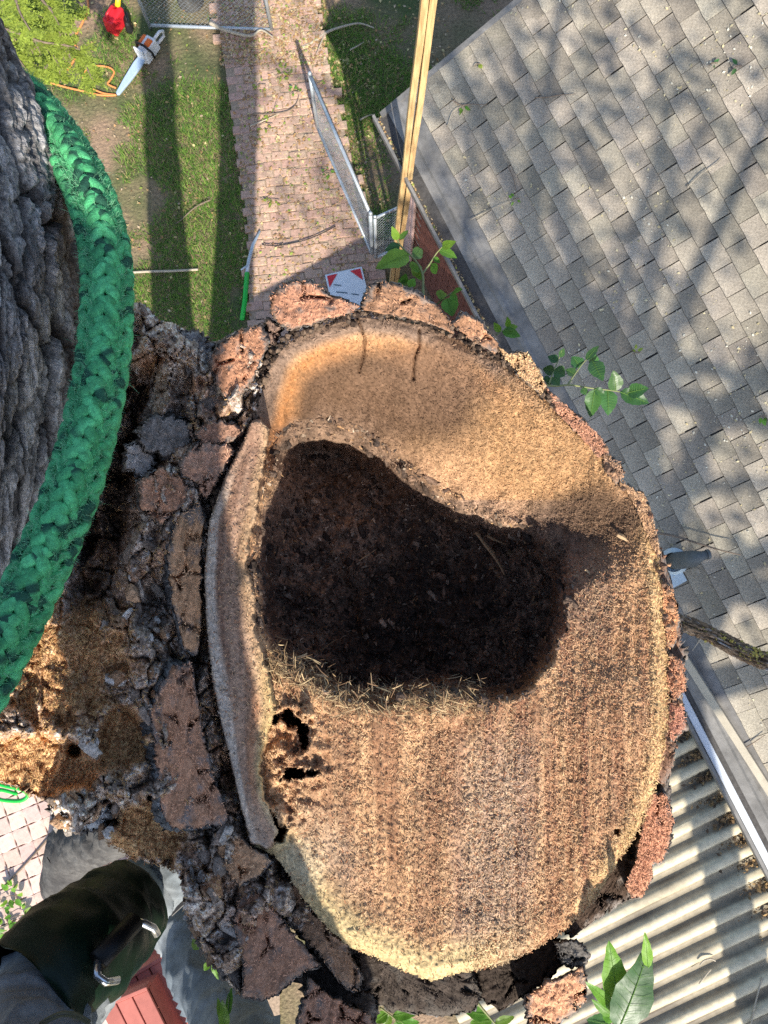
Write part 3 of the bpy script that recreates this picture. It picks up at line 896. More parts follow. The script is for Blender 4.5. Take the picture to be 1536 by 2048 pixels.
    return np.clip(c * gr_, 0.005, 0.9)

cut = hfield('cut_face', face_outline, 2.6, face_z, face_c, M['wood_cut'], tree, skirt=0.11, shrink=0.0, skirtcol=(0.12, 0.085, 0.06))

# the bark saddle between the stump and the standing stem
saddle = [(248, 590), (300, 612), (318, 640), (352, 642), (385, 668), (425, 680), (470, 660), (540, 640), (545, 700), (530, 830), (480, 900), (440, 1000), (432, 1200), (440, 1400), (470, 1560), (500, 1680), (560, 1730),
          (600, 1790), (640, 1850), (600, 1880), (560, 1840), (520, 1830), (500, 1900), (490, 1990), (470, 1985), (440, 1950), (405, 1905), (385, 1860), (365, 1820), (358, 1760), (350, 1742), (310, 1730), (262, 1722), (238, 1698), (212, 1690),
          (196, 1655), (222, 1640), (215, 1610), (190, 1648), (150, 1655), (128, 1668), (105, 1640), (98, 1606), (60, 1592), (20, 1572), (-60, 1545), (-60, 1000), (60, 1000), (170, 880), (220, 700), (240, 600)]
def sad_z(u, v):
    dE = np.maximum(sdf(saddle, u, v), 0)
    warp = 26 * fbm(u / 60, v / 60, 0, 3, 101); uu = u + warp; vv = v - warp * 0.7
    w1, id1 = worley(uu / 44, vv / 60, 103); w2, id2 = worley(uu / 15 + 0.4 * fbm(u / 12, v / 12, 0, 2, 99), vv / 17, 104); w3, id3 = worley(uu / 6.5, vv / 7.5, 117)
    r1 = 1 - 2 * np.abs(vnoise(uu / 40 + 0.25 * vv / 40, vv / 110, 0, 131)); r2 = 1 - 2 * np.abs(vnoise(uu / 17, vv / 40, 0, 132))
    z = -0.058 + 0.026 * r1 + 0.011 * r2 + 0.016 * ss(0.0, 0.16, w1) + 0.016 * (id1 - 0.5) * ss(0, 0.15, w1) + 0.004 * ss(0, 0.25, w2) + 0.004 * (id2 - 0.5) + 0.002 * ss(0, .3, w3) + 0.03 * fbm(u / 120, v / 120, 0, 3, 105) + 0.003 * fbm(u / 5, v / 5, 0, 2, 106)
    z = z + 0.012 * ss(300, 420, u) * ss(1250, 1000, v)
    val = [(250, 780), (250, 900), (215, 1040), (190, 1150), (175, 1200)]
    z = z - 0.12 * ss(85, 10, segdist(val, u, v) + 12 * fbm(u / 30, v / 30, 0, 2, 107))
    z = z + 0.03 * ss(420, 300, u) * ss(1180, 1300, v)
    dust = dust_w(u, v)
    zs = -0.045 + 0.012 * fbm(u / 40, v / 40, 0, 3, 108) + 0.003 * fbm(u / 6, v / 6, 0, 2, 109)
    z = z * (1 - dust) + (0.25 * z + 0.75 * zs) * dust
    for (x, y, r, h) in ((160, 1630, 52, 0.03), (130, 1600, 34, 0.03), (215, 1670, 26, 0.035), (240, 590, 30, 0.02), (370, 700, 45, 0.03), (300, 690, 30, 0.025), (195, 1235, 22, 0.03), (420, 1800, 40, 0.03), (330, 1740, 25, 0.02)):
        z = z + h * ss(1.0, 0.35, np.hypot(u - x, v - y) / r + 0.25 * fbm(u / 12, v / 12, 0, 3, 110))
    for (x, y, r) in ((128, 1628, 16), (150, 1500, 18), (300, 1595, 8)):
        z = z - 0.06 * ss(1.0, 0.4, np.hypot(u - x, v - y) / r)
    z = z - 0.03 * ss(24, 0, dE)
    return ZF + z
def dust_w(u, v):
    n = fbm(u / 26, v / 26, 0, 3, 120)
    a = ss(1.15, 0.7, np.hypot((u - 90) / 130, (v - 1530) / 62) + 0.4 * n)
    b = ss(1.15, 0.7, np.hypot((u - 245) / 62, (v - 1480) / 75) + 0.4 * n)
    c = ss(1.15, 0.7, np.hypot((u - 300) / 90, (v - 1660) / 72) + 0.4 * n)
    d = ss(1.15, 0.6, np.hypot((u - 130) / 150, (v - 1330) / 140) + 0.4 * n) * 0.85
    return np.maximum.reduce([a, b, c, d])
def sad_c(u, v, z):
    h = z - ZF
    n1 = fbm(u / 40, v / 40, 0, 4, 111); n2 = fbm(u / 7, v / 7, 0, 3, 112)
    warp = 26 * fbm(u / 60, v / 60, 0, 3, 101); uu = u + warp; vv = v - warp * 0.7
    w1, id1 = worley(uu / 44, vv / 60, 103); w2, id2 = worley(uu / 15 + 0.4 * fbm(u / 12, v / 12, 0, 2, 99), vv / 17, 104); w3, id3 = worley(uu / 6.5, vv / 7.5, 117)
    c = mixc((0.19, 0.155, 0.13), (0.46, 0.425, 0.395), np.clip(0.35 + 0.5 * n1 + 0.45 * n2 + 0.5 * (id2 - 0.5) + 0.5 * (id3 - 0.5), 0, 1))
    c = mixc(c, (0.30, 0.17, 0.10), np.clip(0.15 + 1.2 * fbm(u / 55, v / 55, 0, 3, 113) + 0.8 * (id1 - 0.6), 0, 1) * 0.8)
    c = mixc(c, (0.48, 0.485, 0.49), ss(0.15, 0.4, fbm(u / 20, v / 20, 0, 4, 114)) * ss(0.1, 0.3, w2) * 0.75)
    c = mixc(c, (0.55, 0.54, 0.52), ss(75, 35, np.hypot(u - 155, v - 1625)) * ss(-0.2, 0.3, n2) * 0.7)
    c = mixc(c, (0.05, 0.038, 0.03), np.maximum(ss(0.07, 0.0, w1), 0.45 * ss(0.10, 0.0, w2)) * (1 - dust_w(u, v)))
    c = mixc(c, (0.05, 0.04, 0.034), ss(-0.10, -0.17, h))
    c = mixc(c, (0.44, 0.265, 0.13), dust_w(u, v) * 0.9)
    c = c * np.array([1.75, 1.58, 1.42])
    return np.clip(c * (1 + 0.5 * n2[..., None] + 0.22 * rng.normal(size=u.shape)[..., None]), 0.004, 0.9)
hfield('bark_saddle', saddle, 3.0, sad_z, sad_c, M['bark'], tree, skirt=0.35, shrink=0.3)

# loose bark lumps and flakes wedged over the saddle and between the plates
def lump_field(n, boxes, size, seed, name, zfun=None, region=None, pal_in=None):
    zfun = zfun or sad_z
    r_ = np.random.default_rng(seed)
    bmx = bmesh.new(); bmesh.ops.create_icosphere(bmx, subdivisions=2, radius=1.0)
    IV = np.array([tuple(v.co) for v in bmx.verts]); IF = np.array([[v.index for v in f.verts] for f in bmx.faces]); bmx.free()
    bx = np.array(boxes)[r_.integers(len(boxes), size=n)]
    u = r_.uniform(bx[:, 0], bx[:, 1]); v = r_.uniform(bx[:, 2], bx[:, 3])
    z = zfun(u, v)
    k = inside(saddle, u, v) & (z > ZF - 0.12) & ((dust_w(u, v) < 0.5) | (r_.random(n) < 0.1)) if region is None else inside(region, u, v)
    u, v, z = u[k], v[k], z[k]; n = len(u)
    s0 = size[0] + (size[1] - size[0]) * r_.random(n) ** 2.5
    sc_ = np.stack([s0 * r_.uniform(.6, 1.1, n), s0 * r_.uniform(1.0, 2.2, n), s0 * r_.uniform(.35, .7, n)], -1)[:, None, :]
    Q = np.sign(IV) * np.abs(IV) ** 0.7
    kk = np.arange(n)[:, None] * 3.7
    nz_ = fbm(IV[None, :, 0] * 1.7 + kk, IV[None, :, 1] * 1.7 + 0 * kk, IV[None, :, 2] * 1.7 + 0 * kk, 3, 9)
    PP = Q[None] * sc_ * (1 + 0.75 * nz_)[..., None]
    a = r_.normal(0.3, 0.6, n)[:, None]; tl = r_.normal(0, 0.4, n)[:, None]
    PP = np.stack([PP[..., 0] * np.cos(a) - PP[..., 1] * np.sin(a), PP[..., 0] * np.sin(a) + PP[..., 1] * np.cos(a), PP[..., 2] + tl * PP[..., 0]], -1)
    PP = PP + Pn(u, v, z + s0 * 0.05)[:, None, :]
    pal_ = np.array(pal_in if pal_in is not None else [(0.46, 0.40, 0.34), (0.32, 0.25, 0.20), (0.40, 0.25, 0.15), (0.58, 0.54, 0.49)])
    col = pal_[r_.choice(4, n, p=[.34, .34, .22, .10])] * r_.uniform(0.6, 1.15, (n, 1))
    n5 = fbm(IV[None, :, 0] * 5 + kk, IV[None, :, 1] * 5 + 0 * kk, IV[None, :, 2] * 5 + 0 * kk, 2, 19)
    C = col[:, None, :] * (1 + 0.8 * n5)[..., None]
    F = (IF[None] + (np.arange(n) * len(IV))[:, None, None]).reshape(-1, 3)
    o = mk(name, PP.reshape(-1, 3), F, M['bark'], tree, col=np.clip(C.reshape(-1, 3), 0.01, 0.9), local=TL0)
    o['kind'] = 'stuff'
    return o
lump_field(420, [(180, 440, 590, 1000), (200, 400, 900, 1350), (150, 350, 1100, 1500), (0, 330, 1150, 1700), (350, 520, 1660, 1990), (90, 240, 1560, 1680)], (0.0012, 0.0075), 41, 'bark_lumps')
lump_field(1500, [(500, 1150, 830, 1415)], (0.0010, 0.0065), 43, 'rot_clods', zfun=face_z, region=core, pal_in=[(0.13, 0.092, 0.07), (0.07, 0.053, 0.044), (0.20, 0.13, 0.09), (0.32, 0.24, 0.175)])

# bark plates, each a thick piece with a sawn top and rough sides
def resample(poly, step):
    poly = np.asarray(poly, float); out = []
    n = len(poly)
    for i in range(n):
        a, b = poly[i], poly[(i + 1) % n]
        m = max(1, int(round(np.hypot(*(b - a)) / step)))
        for k in range(m): out.append(a + (b - a) * k / m)
    return np.array(out)
def plate(poly, zt=0.0, depth=0.16, top=(0.27, 0.15, 0.095), side=(0.17, 0.145, 0.125), flare=(0, 0), seed=0, slope=(0, 0), rough=1.0, grain=0.0, name='bark_plate', label=None, sh=0.10):
    pts = resample(poly, 3.6)
    n = len(pts)
    cen = pts.mean(0)
    per = np.arange(n)
    rad = pts - cen; rl = np.hypot(rad[:, 0], rad[:, 1])[:, None] + 1e-6; dirn = rad / rl
    pts = pts + dirn * (7.0 * fbm(pts[:, 0] / 13, pts[:, 1] / 13, seed, 4, seed) + 2.2 * rng.normal(size=n) * 0.7)[:, None] * rough
    rings = []; cols = []; 
    dx = np.asarray(flare, float)
    fr = [0.0] + [0.06 * i for i in range(1, 16)] + [0.95, 0.98, 1.0]
    for f in fr:
        q = cen + (pts - cen) * f
        z = zt + slope[0] * (q[:, 0] - cen[0]) + slope[1] * (q[:, 1] - cen[1]) - 0.02 * ss(0.16, 0.0, worley(q[:, 0] / 60, q[:, 1] / 60, seed)[0]) * ss(0, .4, fbm(q[:, 0] / 30, q[:, 1] / 30, seed, 2, 3)) + 0.0035 * fbm(q[:, 0] / 12, q[:, 1] / 12, seed, 4, seed + 1) + 0.0008 * fbm(q[:, 0] / 4, q[:, 1] / 4, seed, 2, seed + 2) - 0.006 * max(0, (f - 0.9) / 0.1) ** 2
        if f == 0.0: z[:] = z.mean()
        rings.append(Pn(q[:, 0], q[:, 1], ZF + z))
        ss_ = vnoise((q[:, 0] + q[:, 1] * 0.25) / 5, q[:, 1] / 70, seed, 5)
        c = np.asarray(top) * (1 + 0.3 * ss_ + 0.3 * fbm(q[:, 0] / 10, q[:, 1] / 10, seed, 3, 6) + 0.3 * fbm(q[:, 0] / 3, q[:, 1] / 3, seed, 2, 8))[:, None]
        c = mixc(c, np.asarray(side) * 1.3, (0.75 * ss(0.2, 0.6, fbm(q[:, 0] / 20, q[:, 1] / 20, seed, 3, seed + 7) + 0.6 * max(0.0, (f - 0.78) / 0.22))))
        cols.append(c)
    for k, (d, o_) in enumerate(((0.006, 2.0), (0.016, 4.5), (0.032, 3.0), (0.055, 5.0), (0.085, 2.0), (0.12, 1.0), (1.0, -2.0))):
        dd = min(d, depth) if d < 1 else depth
        q = cen + (pts - cen) * (1 - sh * dd / depth) + dirn * (o_ * 0.9 + 5 * fbm(pts[:, 0] / 9 + k, pts[:, 1] / 9, dd * 60, 3, seed + 3))[:, None] * rough + dx * (dd / depth)
        z = zt + slope[0] * (pts[:, 0] - cen[0]) + slope[1] * (pts[:, 1] - cen[1]) - dd + 0.004 * rng.normal(size=n)
        rings.append(Pn(q[:, 0], q[:, 1], ZF + z))
        m_ = fbm(pts[:, 0] / 9, pts[:, 1] / 9, dd * 50, 3, seed + 4)
        c = np.asarray(side) * (1 + 0.9 * m_ + 0.2 * rng.normal(size=n))[:, None]
        c = mixc(c, (0.34, 0.345, 0.35), ss(0.15, 0.45, fbm(pts[:, 0] / 14, pts[:, 1] / 14, dd * 30, 3, seed + 5)) * 0.7)
        cols.append(np.clip(c, 0.006, 1))
    V = np.concatenate(rings); C = np.concatenate(cols)
    nr = len(rings)
    i = np.arange(n); j = (i + 1) % n
    F = np.concatenate([np.stack([k * n + i, k * n + j, (k + 1) * n + j, (k + 1) * n + i], -1) for k in range(nr - 1)])
    o = mk(name, V, F, [M['bark'], M['bark_sawn']], tree, col=np.clip(C, 0.004, 0.9), local=TL0, mi=np.repeat([1 if k < len(fr) - 2 else 0 for k in range(nr - 1)], n))
    if label: o['label'] = label
    return o

SAWN = (0.31, 0.165, 0.105); BR = (0.36, 0.19, 0.10)
PL = [
 ([(545, 628), (538, 592), (568, 568), (610, 561), (642, 572), (655, 592), (690, 600), (718, 612), (706, 626), (650, 640), (612, 652), (585, 660), (562, 648)], dict(zt=0.006, top=SAWN)),
 ([(722, 604), (740, 572), (765, 562), (800, 571), (840, 590), (870, 610), (900, 640), (908, 668), (870, 652), (820, 636), (760, 627), (725, 620)], dict(zt=0.004, top=(0.24, 0.14, 0.085))),
 ([(905, 650), (925, 626), (955, 640), (975, 665), (1002, 690), (990, 708), (940, 682)], dict(zt=0.0, top=(0.30, 0.17, 0.10))),
 ([(998, 694), (1020, 708), (1054, 705), (1075, 738), (1092, 772), (1082, 792), (1040, 752), (1010, 717)], dict(zt=0.0, top=(0.40, 0.26, 0.14))),
 ([(1092, 776), (1130, 808), (1170, 845), (1205, 878), (1216, 906), (1196, 916), (1160, 874), (1110, 822)], dict(zt=-0.004, top=(0.30, 0.16, 0.10))),
 ([(1206, 912), (1240, 924), (1247, 950), (1232, 968), (1212, 945)], dict(zt=-0.006, top=(0.22, 0.14, 0.09))),
 ([(1245, 968), (1288, 988), (1301, 1020), (1312, 1070), (1322, 1110), (1304, 1096), (1270, 1012)], dict(zt=-0.006, top=(0.30, 0.19, 0.11))),
 ([(1322, 1165), (1346, 1180), (1356, 1230), (1352, 1282), (1335, 1302), (1328, 1240)], dict(zt=-0.012, top=BR)),
 ([(1340, 1308), (1368, 1325), (1371, 1382), (1346, 1402), (1332, 1360)], dict(zt=-0.012, top=(0.33, 0.17, 0.10))),
 ([(1338, 1405), (1366, 1410), (1373, 1452), (1346, 1482), (1328, 1460)], dict(zt=-0.014, top=(0.31, 0.155, 0.105))),
 ([(1302, 1588), (1332, 1590), (1347, 1640), (1336, 1690), (1322, 1722), (1302, 1728), (1306, 1752), (1286, 1790), (1264, 1796), (1250, 1770), (1272, 1720), (1284, 1650)], dict(zt=-0.045, top=(0.33, 0.17, 0.105), depth=0.2)),
 ([(1336, 1555), (1344, 1600), (1310, 1690), (1262, 1790), (1215, 1822), (1150, 1870), (1120, 1862), (1190, 1785), (1240, 1705), (1285, 1630), (1312, 1560)], dict(zt=-0.085, top=(0.075, 0.05, 0.036), depth=0.2, rough=1.3)),
 ([(1300, 1060), (1328, 1110), (1345, 1175), (1362, 1260), (1364, 1340), (1360, 1440), (1346, 1530), (1330, 1570), (1310, 1560), (1325, 1430), (1322, 1250), (1300, 1120)], dict(zt=-0.05, top=(0.16, 0.095, 0.065), depth=0.2, rough=1.5)),
 ([(1052, 1992), (1090, 1966), (1150, 1942), (1167, 1930), (1174, 2000), (1150, 2022), (1110, 2050), (1056, 2056)], dict(zt=-0.05, top=(0.42, 0.235, 0.14), depth=0.2)),
 ([(1110, 1885), (1155, 1880), (1178, 1908), (1166, 1936), (1125, 1925)], dict(zt=-0.06, top=(0.12, 0.11, 0.10), depth=0.2)),
 ([(940, 1935), (1060, 1890), (1115, 1860), (1125, 1930), (1060, 1985), (1000, 2020), (960, 1990)], dict(zt=-0.12, top=(0.05, 0.038, 0.03), depth=0.2, side=(0.04, 0.03, 0.025))),  # dark filler bark; shade under the rim is put into its colour
 ([(600, 1790), (700, 1880), (820, 1935), (930, 1925), (962, 1985), (950, 2022), (870, 2032), (780, 2018), (716, 1990)], dict(zt=-0.10, top=(0.07, 0.055, 0.045), depth=0.2, side=(0.08, 0.07, 0.06))),  # dark bark, blackened in colour for the shade under the lower rim
 ([(478, 1792), (512, 1778), (545, 1815), (590, 1870), (638, 1930), (604, 1945), (560, 1985), (520, 2000), (486, 1990), (490, 1930), (468, 1850)], dict(zt=-0.028, top=(0.24, 0.135, 0.085), depth=0.2, flare=(-14, 6), slope=(0.0, 0.0))),
 ([(600, 1900), (640, 1895), (720, 1960), (760, 2010), (740, 2060), (640, 2040), (600, 1960), (560, 1960)], dict(zt=-0.11, top=(0.10, 0.075, 0.06), depth=0.2, rough=1.6)),
 ([(622, 1958), (655, 1990), (742, 2032), (746, 2070), (590, 2070), (606, 2000)], dict(zt=-0.05, top=(0.25, 0.14, 0.09), depth=0.2, flare=(-10, 0))),
 ([(585, 1760), (625, 1828), (690, 1890), (722, 1950), (716, 1982), (690, 1975), (640, 1912), (590, 1852), (566, 1790)], dict(zt=-0.045, top=(0.17, 0.11, 0.07), rough=1.6)),
 ([(345, 1338), (384, 1324), (396, 1400), (411, 1480), (430, 1560), (456, 1630), (450, 1646), (400, 1656), (346, 1656), (324, 1620), (312, 1500), (302, 1430), (322, 1372)], dict(zt=0.016, top=(0.25, 0.14, 0.085), depth=0.14, flare=(-55, -8), side=(0.15, 0.15, 0.145), sh=-0.05, label='large brown sawn bark plate with grey flank, lower left')),
 ([(358, 1032), (400, 1004), (411, 1040), (403, 1100), (401, 1180), (403, 1250), (396, 1306), (370, 1302), (346, 1200), (335, 1100)], dict(zt=0.012, top=(0.30, 0.165, 0.095), flare=(-30, 0), side=(0.15, 0.145, 0.14), sh=-0.02)),
 ([(274, 962), (320, 936), (368, 960), (398, 1000), (360, 1020), (320, 1046), (285, 1020)], dict(zt=0.004, top=(0.28, 0.155, 0.10), flare=(-10, -6))),
 ([(362, 912), (402, 884), (450, 888), (470, 902), (440, 952), (412, 1000), (392, 962), (362, 950)], dict(zt=0.012, top=(0.24, 0.145, 0.10))),
 ([(388, 868), (420, 840), (470, 850), (490, 866), (460, 886), (410, 888)], dict(zt=0.008, top=(0.25, 0.15, 0.105))),
 ([(430, 700), (470, 666), (520, 650), (536, 690), (512, 742), (482, 790), (456, 802), (430, 762), (420, 722)], dict(zt=0.012, top=(0.29, 0.155, 0.095), flare=(-8, 4))),
 ([(534, 640), (562, 652), (548, 690), (526, 690)], dict(zt=-0.004, top=(0.16, 0.11, 0.085))),
 ([(270, 862), (300, 836), (345, 830), (386, 852), (380, 890), (340, 912), (290, 902)], dict(zt=-0.01, top=(0.17, 0.16, 0.15), side=(0.09, 0.08, 0.07), rough=1.5)),
 ([(250, 892), (290, 884), (306, 920), (290, 956), (255, 936)], dict(zt=-0.02, top=(0.21, 0.20, 0.19), rough=1.5)),
 ([(400, 770), (440, 760), (452, 800), (440, 835), (405, 830), (392, 800)], dict(zt=-0.015, top=(0.16, 0.15, 0.14), rough=1.6)),
 ([(355, 660), (395, 668), (428, 690), (415, 730), (380, 745), (350, 715)], dict(zt=-0.03, top=(0.17, 0.17, 0.17), rough=1.6)),
 ([(430, 1668), (458, 1656), (500, 1692), (545, 1722), (520, 1748), (480, 1770), (440, 1732)], dict(zt=0.0, top=(0.31, 0.165, 0.095), flare=(-6, 8))),
 ([(370, 1770), (420, 1752), (468, 1790), (470, 1850), (480, 1920), (478, 1975), (440, 1948), (408, 1900), (384, 1850)], dict(zt=-0.055, top=(0.10, 0.085, 0.075), rough=1.8, depth=0.2)),
 ([(100, 1605), (150, 1578), (200, 1590), (222, 1622), (200, 1655), (150, 1660), (118, 1650)], dict(zt=-0.012, top=(0.30, 0.29, 0.275), rough=2.0, depth=0.12)),
]
for poly, kw in PL:
    if kw['top'][0] > 0.12: kw['top'] = tuple(c * m for c, m in zip(kw['top'], (1.38, 1.32, 1.28)))
    cu_ = sum(p[0] for p in poly) / len(poly); cv_ = sum(p[1] for p in poly) / len(poly)
    if kw['top'][0] > 0.2 and cu_ < 700 and cv_ > 900: kw['top'] = tuple(min(0.5, c * 1.35) for c in kw['top'])  # lower left tops lightened in colour to offset the climber's shade
for k, (poly, kw) in enumerate(PL):
    plate(poly, seed=200 + k * 9, **kw)

# inner bark rim: dark crumbly ring of small lumps between wood and plates
rim = []
path_rim = [(430, 1000), (470, 910), (500, 830), (520, 760), (545, 700), (590, 668), (650, 642), (720, 622), (790, 626), (870, 645), (930, 675), (990, 708), (1050, 752), (1110, 812), (1168, 862), (1212, 905), (1250, 968), (1300, 1030), (1322, 1100), (1336, 1170), (1345, 1260), (1348, 1350), (1348, 1440), (1338, 1510)]
pr = resample(path_rim + path_rim[::-1], 5.0)[: int(1e9)]
pr = []
for i in range(len(path_rim) - 1):
    a, b = np.array(path_rim[i]), np.array(path_rim[i + 1]); m = int(np.hypot(*(b - a)) / 3.2)
    pr += [a + (b - a) * k / m for k in range(m)]
lumps = MB()
lcol = []
for q in pr:
    right_ = q[0] > 1110
    for _ in range(1 if right_ else 2):
        if right_ and random.random() < 0.72: continue
        c = q + rng.normal(size=2) * 5.5
        r = random.uniform(0.0012, 0.0042) * (1.5 if random.random() < 0.2 else 1)
        p = P(c[0], c[1], ZF + random.uniform(-0.014, 0.0))
        b0 = len(lumps.v)
        vs = [p + Vector((math.cos(t) * r * random.uniform(.6, 1.3), math.sin(t) * r * random.uniform(.6, 1.3), random.uniform(-.4, .4) * r)) for t in (0, 1.05, 2.1, 3.14, 4.19, 5.24)] + [p + Vector((0, 0, r)), p - Vector((0, 0, 2 * r))]
        lumps.add(vs, [(k, (k + 1) % 6, 6) for k in range(6)] + [((k + 1) % 6, k, 7) for k in range(6)])
        cc = random.choice(((0.05, 0.035, 0.027), (0.11, 0.08, 0.06), (0.17, 0.12, 0.085), (0.03, 0.022, 0.018)))
        if right_: cc = random.choice(((0.26, 0.14, 0.09), (0.16, 0.10, 0.07), (0.34, 0.2, 0.12)))
        lcol += [cc] * 8
o = mk('bark_crumbs', lumps.v, lumps.f, M['bark'], tree, col=np.array(lcol), local=TL0); o['kind'] = 'stuff'

# trunk below, leaning to its foot on the lawn
def bark_tube(name, pts, rs, mat, parent, seg=48, amp=0.02, seed=0, local=None, cols=True, vstep=None, ridge=9.0, base=((0.035, 0.028, 0.024), (0.24, 0.22, 0.205)), asp=(1, 1), fine=False):
    pts = [Vector(p) for p in pts]
    # Catmull-Rom resample
    fine_ = []; fr = []
    n = len(pts); step = vstep or 8
    for i in range(n - 1):
        p0, p1, p2, p3 = pts[max(i - 1, 0)], pts[i], pts[i + 1], pts[min(i + 2, n - 1)]
        for k in range(step):
            t = k / step
            fine_.append(0.5 * ((2 * p1) + (p2 - p0) * t + (2 * p0 - 5 * p1 + 4 * p2 - p3) * t * t + (3 * p1 - p0 - 3 * p2 + p3) * t ** 3))
            fr.append(rs[i] * (1 - t) + rs[i + 1] * t)
    fine_.append(pts[-1]); fr.append(rs[-1])
    fine_pts = fine_
    up = None; rows = []; L = 0; arc = []
    A, B = [], []
    for i, p in enumerate(fine_):
        d = (fine_[min(i + 1, len(fine_) - 1)] - fine_[max(i - 1, 0)]).normalized()
        if up is None: up = Vector((0, 1, 0)) if abs(d.y) < 0.9 else Vector((1, 0, 0))
        a = d.cross(up).normalized(); b = a.cross(d); up = b
        A.append(a); B.append(b)
        if i: L += (p - fine_[i - 1]).length
        arc.append(L)
    A = np.array([tuple(a) for a in A]); B = np.array([tuple(b) for b in B]); C0 = np.array([tuple(p) for p in fine_]); fr = np.array(fr); arc = np.array(arc)
    th = np.linspace(0, 2 * np.pi, seg, endpoint=False)
    if fine:
        mid_ = len(fine_pts) // 2
        dr = np.array([0, 0, ZC]) - C0[mid_]; dr = dr / np.linalg.norm(dr) + np.array([0.9, 0, 0.0])
        th0 = math.atan2(dr @ B[mid_], dr @ A[mid_])
        th = th + 0.72 * np.sin(th - th0 + np.pi)
    TH, AR = np.meshgrid(th, arc); RR = fr[:, None] * np.ones_like(TH)
    cx, cy = np.cos(TH), np.sin(TH)
    warp = 0.35 * fbm(cx * 2, cy * 2, AR * 3.5, 3, seed)
    sc_ = ridge
    f1 = np.abs(vnoise((cx + warp) * sc_ * 0.5, (cy + warp) * sc_ * 0.5, AR * sc_ * 0.9 + warp * 3, seed + 1))
    f2 = np.abs(vnoise((cx + warp) * sc_ * 1.2, (cy + warp) * sc_ * 1.2, AR * sc_ * 2.6, seed + 2))
    f3 = fbm(cx * sc_ * 3, cy * sc_ * 3, AR * sc_ * 9, 4, seed + 3)
    pl = ss(0.0, 0.33, f1) * (0.65 + 0.35 * ss(0, 0.3, f2))
    disp = amp * (pl - 0.6) + amp * 0.28 * f3 + amp * 0.8 * fbm(cx * 1.4, cy * 1.4, AR * 2.5, 3, seed + 4)
    if fine:
        wv = 0.6 * fbm(cx * 2.5, cy * 2.5, AR * 6, 3, seed + 10)
        n_c = 54; xx = TH / (2 * np.pi) * n_c + 1.8 * wv + AR * 4.0; yy = AR * 9 + 2.2 * wv
        w1, id1 = worley(xx, yy, seed + 11)
        w2, id2 = worley(xx * 3 + 0.3 * f3, yy * 3.6, seed + 12)
        w3, id3 = worley(xx * 7, yy * 10, seed + 13)
        g3 = fbm(cx * 60, cy * 60, AR * 110, 3, seed + 14)
        disp = amp * (1.0 * ss(0.0, 0.16, w1) + 0.45 * (id1 - 0.5) * ss(0, .2, w1) + 0.20 * ss(0, 0.28, w2) + 0.22 * (id2 - 0.5) + 0.15 * ss(0, .3, w3) + 0.12 * (id3 - 0.5) + 0.16 * g3 - 0.6) + amp * 0.9 * fbm(cx * 2.0, cy * 2.0, AR * 5, 3, seed + 4)
        pl = np.clip((0.08 + 0.92 * ss(0.05, 0.22, w1)) * (0.35 + 0.65 * ss(0.02, 0.2, w2)) * (0.65 + 0.5 * id2) * (0.75 + 0.5 * id3), 0, 1)
    rr = RR + disp
    V = C0[:, None, :] + A[:, None, :] * (cx * rr * asp[0])[..., None] + B[:, None, :] * (cy * rr * asp[1])[..., None]
    m = len(fine_)
    i = np.arange(m - 1)[:, None]; k = np.arange(seg)[None, :]; k2 = (k + 1) % seg
    F = np.stack([i * seg + k, i * seg + k2, (i + 1) * seg + k2, (i + 1) * seg + k], -1).reshape(-1, 4)
    n2 = fbm(cx * sc_ * 4, cy * sc_ * 4, AR * sc_ * 6, 3, seed + 6)
    C = mixc(base[0], base[1], np.clip(pl * (0.55 + 0.6 * n2) + 0.1 * n2, 0, 1))
    C = mixc(C, (0.14, 0.085, 0.055), np.clip(fbm(cx * 3, cy * 3, AR * 7, 3, seed + 7) * 1.6, 0, 1) * 0.6)
    C = mixc(C, (0.46, 0.47, 0.48), ss(0.22, 0.5, fbm(cx * 4, cy * 4, AR * 9, 4, seed + 8)) * pl * 0.75)
    return mk(name, V.reshape(-1, 3), F, mat, parent, col=np.clip(C.reshape(-1, 3) * (1 + 0.3 * rng.normal(size=(m * seg, 1)) * 0.5), 0.004, 0.9), smooth=False, local=local)

bark_tube('trunk', [P(830, 1290, ZF - 0.42), P(740, 1250, ZF - 0.95), P(580, 1200, 4.6), P(470, 1185, 2.0), P(420, 1180, -0.1)], [0.24, 0.23, 0.21, 0.22, 0.34], M['bark'], tree, seg=60, amp=0.04, seed=301, local=TL0, vstep=14, ridge=6)

# the standing stem at the left, close to the camera, that carries the rope
def PZ(u, v, d): return P(u, v, ZC - d)
stem_pts = [PZ(-300, 1450, 1.25), PZ(-430, 1330, 0.90), PZ(-345, 1050, 0.75), PZ(-345, 600, 0.62), PZ(-520, 150, 0.56), PZ(-980, -420, 0.48), PZ(-2600, -2200, 0.30), Vector((-0.85, 0.75, ZC + 0.1)), Vector((-0.95, 0.9, ZC + 0.6)), Vector((-1.0, 1.0, ZC + 1.4))]
bark_tube('stem', stem_pts[:6], [0.20, 0.20, 0.197, 0.192, 0.185, 0.17], M['bark'], tree, seg=640, amp=0.017, seed=331, local=TL0, vstep=100, ridge=6.0, fine=True, base=((0.03, 0.026, 0.024), (0.50, 0.475, 0.455)))
bark_tube('stem', stem_pts[5:], [0.17, 0.15, 0.13, 0.11, 0.09], M['bark'], tree, seg=80, amp=0.02, seed=337, local=TL0, vstep=16, ridge=6.0)
bark_tube('stem', [PZ(-300, 1450, 1.25), PZ(-60, 1350, 1.9), PZ(260, 1160, 4.5), P(385, 1185, -0.1)], [0.17, 0.17, 0.19, 0.30], M['bark'], tree, seg=60, amp=0.04, seed=351, local=TL0, vstep=14, ridge=6)

